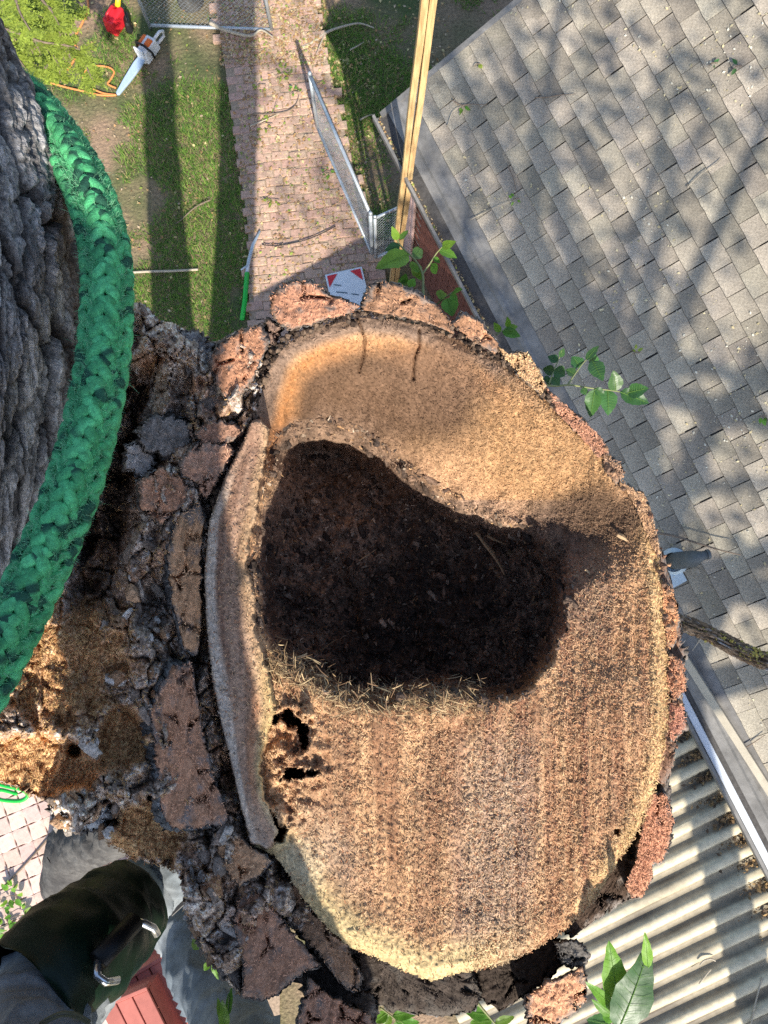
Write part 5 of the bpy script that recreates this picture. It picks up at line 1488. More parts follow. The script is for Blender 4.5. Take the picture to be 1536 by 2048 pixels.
    m2.vertices.foreach_set('co', co.ravel())
    for m in (M['denim'], M['shirt'], M['skin']): m2.materials.append(m)
    for p in m2.polygons:
        c = p.center
        p.use_smooth = True
        p.material_index = 0 if c.z < ZC - 0.30 else (2 if (c.z > ZC + 0.33 or c.y > -0.24) else 1)
    m2.update()
    return o
person = skin_person()
tag(person, 'climber in faded grey denim trousers standing against the trunk, lower left', 'person')
# head details
hd = MB()
hc = Vector((-0.10, -0.645, ZC + 0.50))
for k in range(9):
    pass
hv = []; hf = []
NH, MH = 16, 9
for i in range(MH):
    ph = R(-5 + 95 * i / (MH - 1))
    for k in range(NH):
        t = 2 * math.pi * k / NH
        low_ = 0.0 if math.sin(t) < 0.35 else 0.35
        pp_ = max(ph, low_)
        hv.append(hc + Vector((math.cos(t) * 0.096 * math.cos(pp_), math.sin(t) * 0.108 * math.cos(pp_) - 0.012, 0.112 * math.sin(pp_))))
for i in range(MH - 1):
    for k in range(NH):
        hf.append((i * NH + k, i * NH + (k + 1) % NH, (i + 1) * NH + (k + 1) % NH, (i + 1) * NH + k))
hd.add(hv, hf); hd.build('hair', M['hair'], person, smooth=True)
nz = MB(); nz.add([hc + Vector((0, 0.10, 0.01)), hc + Vector((-0.016, 0.09, -0.035)), hc + Vector((0.016, 0.09, -0.035)), hc + Vector((0, 0.125, -0.03))], [(0, 1, 3), (0, 3, 2), (1, 2, 3)]); nz.build('nose', M['skin'], person)
# knee seam, straps, spur shank bar with chrome ends over a glossy black-green gaiter
def sleeve(name, pts, rs, mat, n=28, flatness=1.0, noise=0.006, seed=0, taper_open=True, arc_=(0, 2 * math.pi)):
    pts = catmull([Vector(p) for p in pts], 10); m = len(pts)
    rr = np.interp(np.linspace(0, 1, m), np.linspace(0, 1, len(rs)), rs)
    V = []; F = []; upv = Vector((0, 0, 1))
    for i, p in enumerate(pts):
        d = (pts[min(i + 1, m - 1)] - pts[max(i - 1, 0)]).normalized()
        a = d.cross(upv).normalized(); b = a.cross(d)
        for k in range(n):
            t = arc_[0] + (arc_[1] - arc_[0]) * k / (n if arc_[1] - arc_[0] > 6.2 else n - 1)
            r = rr[i] + noise * float(fbm(math.cos(t) * 2, math.sin(t) * 2, i * 0.22, 3, seed))
            V.append(p + a * math.cos(t) * r + b * math.sin(t) * r * flatness)
    closed = arc_[1] - arc_[0] > 6.2
    for i in range(m - 1):
        for k in range(n if closed else n - 1):
            k2 = (k + 1) % n
            F.append((i * n + k, i * n + k2, (i + 1) * n + k2, (i + 1) * n + k))
    return mk(name, np.array([tuple(p) for p in V]), np.array(F), mat, person, smooth=True)
sleeve('gaiter', [PZ(60, 1985, 1.10), PZ(105, 1940, 1.13), PZ(165, 1890, 1.19), PZ(215, 1845, 1.25), PZ(262, 1805, 1.30)], [0.078, 0.083, 0.084, 0.080, 0.070], M['gaiter'], seed=5, noise=0.012)
bar = MB(); A_, B_ = PZ(196, 1922, 1.085), PZ(270, 1842, 1.145)
bar.tube([A_, A_ * 0.5 + B_ * 0.5, B_], 0.0145, n=14); bar.build('shank_bar', M['black'], person, smooth=True)
for q, sg in ((A_, -1), (B_, 1)):
    c = MB(); d = (B_ - A_).normalized()
    s = d.cross(Vector((0, 0, 1))).normalized()
    c.tube([q + s * 0.012 * 0 + d * sg * 0.0 + s * 0.0, q + d * sg * 0.010 + s * 0.012 + Vector((0, 0, 0.004)), q + d * sg * 0.012 + s * 0.026 - Vector((0, 0, 0.004)), q + d * sg * 0.004 + s * 0.038 - Vector((0, 0, 0.015))], 0.0055, n=10)
    c.build('chrome_hook', M['chrome'], person, smooth=True)
# ankle straps of the far spur
for k, (u, v, dp) in enumerate(((352, 1752, 1.52), (362, 1776, 1.53), (372, 1800, 1.54))):
    a, b = PZ(u - 34, v + 26, dp), PZ(u + 26, v - 30, dp)
    st_ = MB(); dd = (b - a).normalized(); sx = dd.cross(Vector((0, 0, 1))).normalized()
    st_.box((a + b) / 2, ((b - a).length, 0.018, 0.006), Matrix((dd, sx, Vector((0, 0, 1)))).transposed())
    bevel(st_.build('strap', M['black'], person), 0.002)
bl = MB(); q = PZ(347, 1766, 1.50); bl.tube([q, q + Vector((0, 0, 0.01))], 0.007, n=12); bl.build('rivet', M['chrome'], person)
sm_ = MB()
for off_ in (0.0, 0.008):
    pts_ = [PZ(80 + 100 * t, 2046 - 22 * math.sin(t * 3.0) + off_ * 900, 0.925 + 0.05 * abs(t - .45)) for t in np.linspace(0, 1, 12)]
    sm_.tube(pts_, 0.0016, n=5)
sm_.build('trouser_seam', M['stitch'], person)

# ------------------------------------------------------------------ chain-link gates and panels
def chainlink(name, b0, b1, h, label, pitch=0.055, z0=0.06, group=None, midrail=False, cat='gate', wire=0.0013, fr=0.021):
    b0, b1 = Vector(b0), Vector(b1); b0.z = b1.z = 0
    d = (b1 - b0); L = d.length; d.normalize()
    root = empty(name, tuple(b0)); tag(root, label, cat, group)
    def q(a, z): return d * a + Vector((0, 0, z))
    for a in (0, L):
        mb = MB(); mb.tube([q(a, 0.0), q(a, h + 0.02)], fr, n=10); mb.build('post', M['galv'], root, smooth=True)
    for z in ([z0, h] + ([h * 0.5] if midrail else [])):
        mb = MB(); mb.tube([q(0, z), q(L, z)], fr * 0.9, n=10); mb.build('rail', M['galv'], root, smooth=True)
    mb = MB(); nrm = Vector((-d.y, d.x, 0))
    H = h - z0; n = int((L + H) / pitch) + 1
    for k in range(n):
        for sg in (1, -1):
            s0 = k * pitch if sg > 0 else k * pitch - H
            a0, a1 = (s0 - H, s0) if sg > 0 else (s0 + H, s0)
            # line from (a0, z0) to (a1, h), clipped to 0..L
            za, zb = z0, h
            def clip(a0, za, a1, zb):
                if a0 == a1: return None
                pts = []
                for (a, z, a2, z2) in ((a0, za, a1, zb), (a1, zb, a0, za)):
                    if a < 0: t = (0 - a) / (a2 - a); a, z = 0, z + (z2 - z) * t
                    elif a > L: t = (L - a) / (a2 - a); a, z = L, z + (z2 - z) * t
                    pts.append((a, z))
                return pts
            if max(a0, a1) < 0 or min(a0, a1) > L: continue
            c = clip(a0, za, a1, zb)
            if c and abs(c[0][1] - c[1][1]) > 0.01:
                o = nrm * (0.0025 * sg)
                mb.tube([q(*c[0]) + o, q(*c[1]) + o], wire, n=3, cap=False)
    w = mb.build('wire_mesh', M['galv'], root); w['kind'] = 'stuff'
    for a in (0, L):
        mb = MB(); mb.tube([q(a, h + 0.02), q(a, h + 0.045)], [fr * 1.25, fr * 0.6], n=10); mb.build('post_cap', M['galv'], root, smooth=True)
    return root
chainlink('chain_link_gate', P(636, 262, 0), P(744, 512, 0), 0.98, 'open chain-link gate standing along the right edge of the brick path', midrail=False)
chainlink('chain_link_gate', P(752, 520, 0), P(796, 500, 0), 1.0, 'narrow dark chain-link panel between gate post and house corner', fr=0.018)
chainlink('chain_link_gate', P(302, 58, 0), P(545, 67, 0), 1.25, 'galvanised chain-link gate across the top beside the chainsaw', wire=0.0012)

# tall double timber pole beside the wall
pb = P(787, 566, 0); pt = P(866, -70, 4.75)
pole = empty('timber_pole', tuple(pb)); tag(pole, 'tall pale yellow double timber pole beside the house corner', 'pole')
ddp = (pt - pb).normalized(); lat = Vector((1, 0.15, 0)); lat = (lat - ddp * lat.dot(ddp)).normalized(); dep = ddp.cross(lat)
for sx in (-1, 1):
    mb = MB(); Mx = Matrix((lat, dep, ddp)).transposed()
    n = 24; vs = []; fs = []
    ln = (pt - pb).length
    for i in range(n + 1):
        c = ddp * (ln * i / n) + lat * (sx * 0.0265 + 0.003 * math.sin(i * 0.7 + sx)) + dep * 0.004 * math.sin(i * 0.9 + 2 * sx)
        for (x, y) in ((-0.022, -0.02), (0.022, -0.02), (0.022, 0.02), (-0.022, 0.02)):
            vs.append(c + lat * x + dep * y)
    for i in range(n):
        for k in range(4): fs.append((i * 4 + k, i * 4 + (k + 1) % 4, i * 4 + 4 + (k + 1) % 4, i * 4 + 4 + k))
    fs += [(3, 2, 1, 0), (4 * n, 4 * n + 1, 4 * n + 2, 4 * n + 3)]
    mb.add(vs, fs); bevel(mb.build('timber', M['pole_wood'], pole), 0.004)

# ------------------------------------------------------------------ tools on the lawn
def frame2(u0, v0, u1, v1, z=0.0):
    a, b = P(u0, v0, z), P(u1, v1, z); x = (b - a); L = x.length; x.normalize(); y = Vector((-x.y, x.x, 0))
    return a, x, y, L
# chainsaw: x axis from tail handle to bar tip
a, x, y, L = frame2(322, 62, 234, 190, 0.10)
saw = empty('chainsaw', (a.x, a.y, 0.0)); tag(saw, 'white and orange chainsaw with grey bar cover lying on the lawn', 'chainsaw')
MX = Matrix((x, y, Vector((0, 0, 1)))).transposed()
def sp_(*p): return MX @ Vector(p)
mb = MB(); mb.box(sp_(0.27, 0.0, 0.11), (0.26, 0.15, 0.17), MX, taper=0.18); mb.box(sp_(0.37, -0.01, 0.10), (0.10, 0.11, 0.14), MX, taper=0.1); bevel(mb.build('body', M['saw_white'], saw), 0.02, 3)
mb = MB(); mb.box(sp_(0.24, -0.075, 0.13), (0.17, 0.06, 0.13), MX, taper=0.25); bevel(mb.build('engine_cover', M['saw_orange'], saw), 0.015, 3)
mb = MB(); mb.box(sp_(0.25, 0.02, 0.205), (0.10, 0.07, 0.03), MX, taper=0.2); bevel(mb.build('top_cap', M['saw_orange'], saw), 0.008)
mb = MB(); mb.tube([sp_(0.16, 0.02, 0.15), sp_(0.05, 0.03, 0.16), sp_(0.0, 0.03, 0.12), sp_(0.01, 0.03, 0.05), sp_(0.15, 0.02, 0.05)], 0.018, n=8); mb.build('rear_handle', M['saw_white'], saw, smooth=True)
mb = MB(); mb.tube([sp_(0.30, 0.09, 0.06), sp_(0.32, 0.11, 0.18), sp_(0.33, 0.03, 0.25), sp_(0.33, -0.08, 0.23), sp_(0.32, -0.12, 0.10)], 0.014, n=8); mb.build('front_handle', M['black'], saw, smooth=True)
mb = MB(); mb.box(sp_(0.40, -0.01, 0.20), (0.02, 0.12, 0.09), MX); bevel(mb.build('hand_guard', M['saw_white'], saw), 0.006)
mb = MB()
outl = [(0.40, -0.045), (0.50, -0.055), (0.72, -0.042), (L - 0.02, -0.022), (L, 0.0), (L - 0.02, 0.022), (0.72, 0.042), (0.50, 0.052), (0.40, 0.045)]
vs = [sp_(p[0], p[1], 0.085) for p in outl] + [sp_(p[0], p[1], 0.115) for p in outl]; n = len(outl)
mb.add(vs, [tuple(range(n - 1, -1, -1)), tuple(range(n, 2 * n))] + [(i, (i + 1) % n, n + (i + 1) % n, n + i) for i in range(n)])
bevel(mb.build('bar_cover', M['scabbard'], saw), 0.006)
# fuel can
a, x, y, L = frame2(228, 66, 252, 30)
can = empty('fuel_can', (a.x, a.y, 0)); tag(can, 'red plastic fuel can with yellow spout in the grass', 'fuel can')
MX = Matrix((x, y, Vector((0, 0, 1)))).transposed()
mb = MB(); mb.box(sp_(0.10, 0, 0.11), (0.28, 0.17, 0.21), MX, taper=0.12); bevel(mb.build('body', M['red_plastic'], can), 0.03, 3)
mb = MB(); mb.tube([sp_(0.0, 0, 0.2), sp_(0.02, 0, 0.27), sp_(0.13, 0, 0.28), sp_(0.17, 0, 0.21)], 0.018, n=8); mb.build('handle', M['red_plastic'], can, smooth=True)
mb = MB(); mb.tube([sp_(0.21, 0, 0.2), sp_(0.25, 0, 0.25), sp_(0.32, 0.0, 0.27)], [0.034, 0.03, 0.026], n=12); mb.build('spout', M['yellow_plastic'], can, smooth=True)
mb = MB(); mb.tube([sp_(0.32, 0.0, 0.27), sp_(0.42, 0.03, 0.29)], [0.012, 0.008], n=8); mb.build('nozzle', M['twig_pale'], can, smooth=True)
# black block added beside it for the can's dark shadow
a, x, y, L = frame2(258, 64, 250, 30)
can_shade = empty('can_shadow', (a.x, a.y, 0)); tag(can_shade, 'black block added for the dark shadow right of the red fuel can', 'shadow_block')
MX = Matrix((x, y, Vector((0, 0, 1)))).transposed()
mb = MB(); mb.box(sp_(0.08, -0.02, 0.07), (0.26, 0.10, 0.13), MX, taper=0.35); bevel(mb.build('shadow_block', M['black'], can_shade), 0.03, 3)
mb = MB(); mb.tube([sp_(0.0, -0.03, 0.11), sp_(0.04, -0.03, 0.18), sp_(0.12, -0.03, 0.18), sp_(0.16, -0.03, 0.11)], 0.008, n=6); mb.build('handle', M['black'], can_shade, smooth=True)
# orange cord in two runs
def cord(name, px, r, mat, label, cat, z=0.03, steps=10, group=None):
    mb = MB(); pts = catmull([P(u, v, z) for u, v in px], steps)
    mb.tube(pts, r, n=8); o = mb.build(name, M[mat], None, smooth=True, local=pts[0]); o.location = pts[0]
    return tag(o, label, cat, group)
cord('extension_cord', [(172, -20), (176, 15), (165, 45), (150, 76), (152, 110), (135, 140)], 0.012, 'orange_cord', 'orange cord running down through the conifer at the top left', 'cord')
cord('extension_cord', [(100, 165), (130, 174), (165, 182), (200, 190), (232, 190), (205, 186), (178, 172), (165, 152), (175, 138), (190, 132), (215, 134), (228, 143), (222, 158), (216, 168), (232, 176)], 0.011, 'orange_cord', 'orange cord looping on the ground at the tip of the chainsaw', 'cord')
# pole pruner on the path edge
pr_ = empty('pole_pruner', tuple(P(486, 628, 0.05))); tag(pr_, 'pole pruner with bright green grip and grey tube lying beside the path', 'pole pruner')
b0 = P(486, 628, 0.05)
mb = MB(); mb.tube([P(484, 640, 0.05) - b0, P(490, 600, 0.06) - b0, P(494, 546, 0.07) - b0], 0.028, n=10); mb.build('grip', M['green_plastic'], pr_, smooth=True)
mb = MB(); mb.tube([P(494, 548, 0.07) - b0, P(498, 520, 0.08) - b0, P(506, 490, 0.09) - b0, P(520, 462, 0.09) - b0], [0.024, 0.022, 0.02, 0.012], n=10, flat=0.6); mb.build('tube', M['galv'], pr_, smooth=True)
mb = MB(); mb.tube([P(482, 540, 0.08) - b0, P(497, 530, 0.08) - b0], 0.012, n=8); mb.build('clamp', M['galv'], pr_, smooth=True)
cord('stick', [(262, 545), (300, 543), (345, 542), (396, 539)], 0.014, 'twig_pale', 'straight pale stick lying across the shaded lawn', 'stick', z=0.05)
cord('black_wire', [(524, 489), (545, 491), (570, 489), (610, 480), (645, 466), (671, 452)], 0.006, 'black', 'black curved wire lying across the brick path', 'wire', z=0.085)
# fallen branches
def branch(px, r, label, mat='twig', z=0.05, twigs=(), group='fallen branches on the yard'):
    pts = catmull([P(u, v, z) for u, v in px], 6); n = len(pts)
    root = pts[0]
    mb = MB(); mb.tube(pts, [r * (1 - 0.7 * i / (n - 1)) for i in range(n)], n=7)
    o = mb.build('fallen_branch', M[mat], None, smooth=True, local=root); o.location = root
    tag(o, label, 'branch', group)
    for (u0, v0, u1, v1) in twigs:
        q = MB(); a = P(u0, v0, z); b = P(u1, v1, z + 0.04); q.tube([a, (a + b) / 2 + Vector((0.01, 0.01, 0.02)), b], [r * .4, r * .3, r * .12], n=5)
        q.build('twig', M[mat], o, local=root)
    return o
branch([(605, 96), (630, 82), (655, 64), (690, 52), (720, 47), (748, 56)], 0.022, 'pale forked branch lying right of the brick path near the top', 'twig_pale', twigs=[(650, 66, 632, 110)])
branch([(420, 46), (450, 60), (500, 72), (522, 60), (546, 74)], 0.024, 'thick pale branch lying against the foot of the far gate', 'twig_pale', z=0.12)
branch([(505, 228), (540, 228), (575, 222), (592, 208), (598, 190)], 0.010, 'thin crooked dark twig on the path near the gate tip', 'twig', z=0.08, twigs=[(545, 228, 560, 190), (575, 222, 600, 215)])
branch([(500, 252), (530, 240), (560, 226)], 0.010, 'short pale twig with yellow leaves on the path middle', 'twig_pale', z=0.08)
branch([(700, 100), (715, 92), (728, 84)], 0.010, 'short twig on the dark lawn right of the path', 'twig_pale')
branch([(720, 240), (735, 232), (750, 228)], 0.010, 'pale twig in the shade near the roof corner', 'twig_pale')
branch([(420, 400), (390, 415), (362, 440), (350, 448)], 0.010, 'bent bare twig on the sunlit grass left of the path', 'twig')
# leafy twig ends lying on the path
def leaf_clump(name, u, v, z, n, r, label, size=(0.03, 0.06), mat='leaf', cat='leaves', normal=(0, 0, 1), group=None, pos=None, flat=0.35):
    c = pos if pos is not None else P(u, v, z); root = empty(name, tuple(c)); tag(root, label, cat, group)
    nv = Vector(normal)
    tx = nv.cross(Vector((0, 1, 0.2))).normalized(); ty = nv.cross(tx)
    for k in range(n):
        a = random.uniform(0, 6.28); rr = r * math.sqrt(random.random()); L = random.uniform(*size)
        me = leaf_mesh(L, L * 0.6, 0.2, random.uniform(0, .3), serr=False, nseg=5); me.materials.append(M[mat])
        o = bpy.data.objects.new('leaf', me); COL.objects.link(o); o.parent = root
        d = tx * math.cos(a + random.uniform(-1, 1)) + ty * math.sin(a + random.uniform(-1, 1)) + nv * random.uniform(-.1, flat)
        o.matrix_local = Matrix.Translation(tx * (rr * math.cos(a)) + ty * (rr * math.sin(a)) + nv * random.uniform(0.005, 0.03)) @ orient(d, nv + Vector((random.uniform(-.4, .4), random.uniform(-.4, .4), 0))).to_4x4()
    mb = MB(); mb.tube([tx * -r + nv * 0.01, nv * 0.02, tx * r * .9 + ty * r * .4 + nv * 0.01], [0.005, 0.004, 0.002], n=5); mb.build('twig', M['twig'], root)
    return root
GRP = 'fallen leafy twigs on the path'
leaf_clump('leafy_twig', 565, 148, 0.07, 16, 0.10, 'largest yellow green leafy twig on the path left of the gate tip', mat='conifer', cat='leafy twig', group=GRP)
leaf_clump('leafy_twig', 520, 170, 0.07, 7, 0.07, 'yellow green leafy twig left of the path centre below the far gate', mat='conifer', cat='leafy twig', group=GRP)
leaf_clump('leafy_twig', 590, 185, 0.07, 7, 0.06, 'green leafy twig beside the thin crooked dark twig', mat='leaf', cat='leafy twig', group=GRP)
leaf_clump('leafy_twig', 530, 248, 0.07, 11, 0.09, 'yellow leafy twig end in the middle of the path', mat='conifer', cat='leafy twig', group=GRP)
leaf_clump('leafy_twig', 545, 400, 0.07, 9, 0.08, 'small leafy twig on the path above the black wire', mat='conifer', cat='leafy twig', group=GRP)
leaf_clump('leafy_twig', 655, 345, 0.07, 7, 0.05, 'small green weed tuft at the foot of the gate', mat='leaf', cat='leafy twig', group=GRP)
# steel tub behind the far gate
tb = P(382, 2, 0.0); tub = empty('fire_ring', tuple(tb)); tag(tub, 'round rusty fire ring seen behind the far chain-link gate', 'fire ring')
mb = MB(); nn_ = 28
for (r0, r1, z0, z1) in ((0.155, 0.165, 0, 0.22), (0.165, 0.145, 0.22, 0.225), (0.145, 0.14, 0.225, 0.02)):
    vs = [Vector((math.cos(2 * math.pi * k / nn_) * r, math.sin(2 * math.pi * k / nn_) * r, z)) for r, z in ((r0, z0), (r1, z1)) for k in range(nn_)]
    mb.add(vs, [(k, (k + 1) % nn_, nn_ + (k + 1) % nn_, nn_ + k) for k in range(nn_)])
mb.build('ring', M['grey_wood'], tub, smooth=True)
# sign board lying in the shade
a = P(650, 551, 0.075); b = P(722, 535, 0.075); c = P(742, 640, 0.075)
ex = (b - a); sw_ = ex.length * 1.02; ex.normalize(); ey = (c - b); ey = (ey - ex * ey.dot(ex)); shh = 0.52; ey.normalize()
sign = empty('sign_board', tuple(a)); tag(sign, 'white sign board with red corners lying in shade behind the stump', 'sign')
def sq(s, t, z): return ex * s + ey * t + Vector((0, 0, z))
def flat(mb, pts, z, m=0): mb.add([sq(p[0], p[1], z) for p in pts], [tuple(range(len(pts)))], m)
mb = MB(); vs = [sq(s, t, z) for z in (0.0, 0.02) for s, t in ((0, 0), (sw_, 0), (sw_, shh), (0, shh))]
mb.add(vs, [(3, 2, 1, 0), (4, 5, 6, 7), (0, 1, 5, 4), (1, 2, 6, 5), (2, 3, 7, 6), (3, 0, 4, 7)]); mb.build('board', M['sign_white'], sign)
for (pts) in ([(0.02, 0.02), (0.14, 0.02), (0.02, 0.16)], [(sw_ - 0.14, 0.02), (sw_ - 0.02, 0.02), (sw_ - 0.02, 0.16)]):
    mb = MB(); flat(mb, pts, 0.024); mb.build('red_corner', M['sign_red'], sign)
mb = MB()
for (s0, t0, s1, t1) in ((0.07, 0.13, 0.15, 0.16), (0.08, 0.22, 0.2, 0.26), (0.2, 0.10, 0.24, 0.24), (0.24, 0.28, 0.32, 0.31)):
    flat(mb, [(s0, t0), (s1, t1), (s1 + 0.004, t1 + 0.014), (s0 + 0.004, t0 + 0.014)], 0.0245)
mb.build('printed_marks', M['sign_ink'], sign)

# ------------------------------------------------------------------ on the roof: twigs, leaves, lichened branch
def on_roof_twig(px, r, label, h=0.03, mat='twig'):
    pts = catmull([roof_at(u, v, h) for u, v in px], 6); n = len(pts)
    mb = MB(); mb.tube(pts, [r * (1 - 0.6 * i / (n - 1)) for i in range(n)], n=6)
    o = mb.build('roof_twig', M[mat], None, smooth=True, local=pts[0]); o.location = pts[0]
    return tag(o, label, 'twig', 'twigs lying on the roof')
on_roof_twig([(905, 200), (922, 210), (945, 208), (975, 210)], 0.006, 'small dark twig near the roof corner')
on_roof_twig([(895, 252), (905, 225), (920, 214), (940, 207)], 0.004, 'thin pale curved twig near the roof corner', mat='twig_pale')
on_roof_twig([(1070, 195), (1095, 194), (1120, 190), (1150, 188)], 0.006, 'straight dark twig on the upper roof')
on_roof_twig([(1315, 1066), (1350, 1072), (1400, 1088), (1440, 1100), (1482, 1110)], 0.010, 'long dark twig lying beside the vent pipe', h=0.12)
on_roof_twig([(1375, 375), (1400, 350), (1430, 330), (1445, 318)], 0.005, 'slender twig at the right of the upper roof', mat='twig_pale')
on_roof_twig([(1015, 330), (1028, 360), (1032, 392)], 0.005, 'thin upright twig above the fallen green leaf')
on_roof_twig([(1480, 1500), (1500, 1490), (1530, 1470)], 0.006, 'short twig near the beige bar on the roof')
on_roof_twig([(940, 440), (990, 415), (1030, 400)], 0.004, 'fine twig pointing at the fallen green leaf', mat='twig_pale')
for k, (u, v, n_, m_, lab) in enumerate(((1032, 398, 4, 'leaf', 'fallen green leaf cluster in the middle of the lower roof'), (928, 212, 4, 'leaf', 'pair of small green leaves by the dark twig near the roof corner'), (1272, 705, 3, 'conifer', 'yellowed leaf cluster right of the dark sprout'), (1524, 832, 3, 'leaf', 'green leaf cluster at the right edge of the roof'), (1425, 128, 2, 'leaf_dark', 'two small dark leaves on the upper right roof'), (1474, 134, 2, 'leaf_dark', 'single dark leaf farthest up on the right of the roof'), (1390, 1130, 4, 'twig_pale', 'brown dry leaf cluster beside the vent pipe'), (955, 130, 2, 'conifer', 'yellow leaf on the shingles right of the timber pole'))):
    leaf_clump('roof_leaves', u, v, 0, n_, 0.03, lab, size=(0.03, 0.055), mat=m_, normal=tuple(rn), pos=roof_at(u, v, 0.02), group='leaves lying on the roof')
# lichened dead branch above the shingles
a, b = roof_at(1340, 1238, 0.42), roof_at(1590, 1345, 0.5)
pts = [a + (b - a) * t + Vector((0, 0.012 * math.sin(t * 7), 0.01 * math.sin(t * 5))) for t in np.linspace(-0.1, 1.05, 9)]
deadb = bark_tube('dead_branch', pts, [0.04, 0.045, 0.05, 0.05, 0.05, 0.052, 0.054, 0.056, 0.06], M['bark'], None, seg=60, amp=0.026, seed=611, local=tuple(a), vstep=16, ridge=9, base=((0.09, 0.055, 0.032), (0.46, 0.31, 0.19)))
deadb.location = a; tag(deadb, 'dead brown branch with yellow lichen hanging over the shingles', 'branch')
npt = 900; t = rng.uniform(-0.05, 1.0, npt); ang = rng.uniform(0.2, 2.9, npt)
ax_ = np.array(tuple((b - a))); side_ = np.cross(ax_, [0, 0, 1]); side_ /= np.linalg.norm(side_)
msk = fbm(t * 9, ang * 1.5, 0, 3, 620) + 0.25 * (np.cos(ang) < -0.1) > 0.02
lpn = np.array(tuple(a)) + t[:, None] * ax_ + 0.050 * (np.cos(ang)[:, None] * side_ + np.sin(ang)[:, None] * np.array([0, 0, 1.0]))
lpn = lpn[msk]; n3 = len(lpn)
lcx = mixc((0.60, 0.45, 0.10), (0.42, 0.36, 0.10), rng.random(n3))
lo_ = flakes('lichen', lpn - np.array(tuple(a)), (0, 0, 1), (0.008, 0.03), lcx, M['litter'], asp=0.9, lift=0.003, parent=deadb, tiltamt=1.2); lo_['kind'] = 'stuff'
for k in range(7):
    t0 = 0.03 + 0.05 * k
    p = a + (b - a) * t0 - a
    mb = MB(); e_ = Vector((random.uniform(-0.1, 0.12), random.choice((-1, 1)) * random.uniform(0.08, 0.16), random.uniform(-0.04, 0.05)))
    mb.tube([p, p + e_ * 0.5 + Vector((0, 0, 0.01)), p + e_], [0.005, 0.0035, 0.0015], n=5); mb.build('twig', M['twig_pale'], deadb)
# twigs on the patio cover
for px, lab in (([(1400, 1930), (1408, 1921), (1422, 1918), (1431, 1922)], 'small curled twig lying on the corrugated sheets'), ([(1500, 2060), (1510, 2010), (1524, 1955)], 'long thin stalk lying on the corrugated sheets'), ([(1398, 1968), (1412, 1950), (1422, 1938)], 'short pale stalk on the corrugated sheets')):
    pts = catmull([P(u, v, ZP + 0.16) for u, v in px], 6)
    mb = MB(); mb.tube(pts, 0.006, n=6); o = mb.build('cover_twig', M['twig_pale'], None, smooth=True, local=pts[0]); o.location = pts[0]; tag(o, lab, 'twig', 'twigs on the patio cover')

# ------------------------------------------------------------------ red wooden steps and grey timbers, lower left
steps = empty('wooden_steps', tuple(P(330, 1980, 0))); tag(steps, 'red painted wooden steps built of wide boards, lower left', 'steps')
SL0 = steps.location.copy()
def deck_level(px, z, nb, name, board_dir):
    # px: four corners of the level (photo), boards run along corner0->corner3
    q = [P(u, v, z) for u, v in px]
    for k in range(nb):
        t0, t1 = k / nb + 0.012, (k + 1) / nb - 0.012
        a = q[0].lerp(q[1], t0); b = q[0].lerp(q[1], t1); c = q[3].lerp(q[2], t1); d = q[3].lerp(q[2], t0)
        mb = MB(); vs = [p + Vector((0, 0, -0.035)) for p in (a, b, c, d)] + [a, b, c, d]
        mb.add(vs, [(3, 2, 1, 0), (4, 5, 6, 7), (0, 1, 5, 4), (1, 2, 6, 5), (2, 3, 7, 6), (3, 0, 4, 7)])
        bevel(mb.build(name, M['red_paint'], steps, local=SL0), 0.006)
    zb = z - 0.03
    mb = MB(); vs = [Vector((p.x, p.y, 0.0)) for p in q] + [Vector((p.x, p.y, zb - 0.006)) for p in q]
    mb.add(vs, [(0, 1, 5, 4), (1, 2, 6, 5), (2, 3, 7, 6), (3, 0, 4, 7)]); mb.build('riser', M['red_paint'], steps, local=SL0)
    # front fascia board
    mb = MB(); f0, f1 = q[0], q[1]; dd = (f1 - f0).normalized(); nn2 = Vector((-dd.y, dd.x, 0))
    mb.box((f0 + f1) / 2 + nn2 * 0.02 + Vector((0, 0, -0.05)), ((f1 - f0).length, 0.035, 0.13), Matrix((dd, nn2, Vector((0, 0, 1)))).transposed()); bevel(mb.build('fascia_board', M['red_paint'], steps, local=SL0), 0.005)
deck_level([(245, 1968), (350, 1905), (470, 2130), (360, 2190)], 0.62, 4, 'board', None)
deck_level([(200, 2020), (296, 1980), (360, 2110), (265, 2150)], 0.95, 3, 'board', None)
bark_tube('limb', [P(150, 1690, 1.2), P(185, 1680, 2.0), P(225, 1660, 3.0), P(300, 1600, 4.4)], [0.24, 0.21, 0.18, 0.16], M['grey_wood'], tree, seg=50, amp=0.03, seed=641, local=TL0, vstep=14, ridge=5, base=((0.05, 0.045, 0.045), (0.16, 0.15, 0.15)))
bark_tube('limb', [P(150, 1690, 1.2), P(140, 1740, 0.6), P(140, 1760, -0.1)], [0.24, 0.25, 0.30], M['grey_wood'], tree, seg=40, amp=0.02, seed=645, local=TL0, vstep=10, ridge=5, base=((0.05, 0.045, 0.045), (0.16, 0.15, 0.15)))
cord('green_hose', [(-30, 1560), (10, 1572), (45, 1580), (55, 1592), (40, 1602), (5, 1600), (-20, 1590), (0, 1580), (35, 1588)], 0.02, 'green_plastic', 'dark green coiled hose at the left edge above the pale pavers', 'hose', z=0.05)
cord('patio_stick', [(10, 1770), (45, 1735), (85, 1690), (115, 1650)], 0.010, 'twig', 'thin dark straight stick lying across the pale pavers', 'stick', z=0.07)
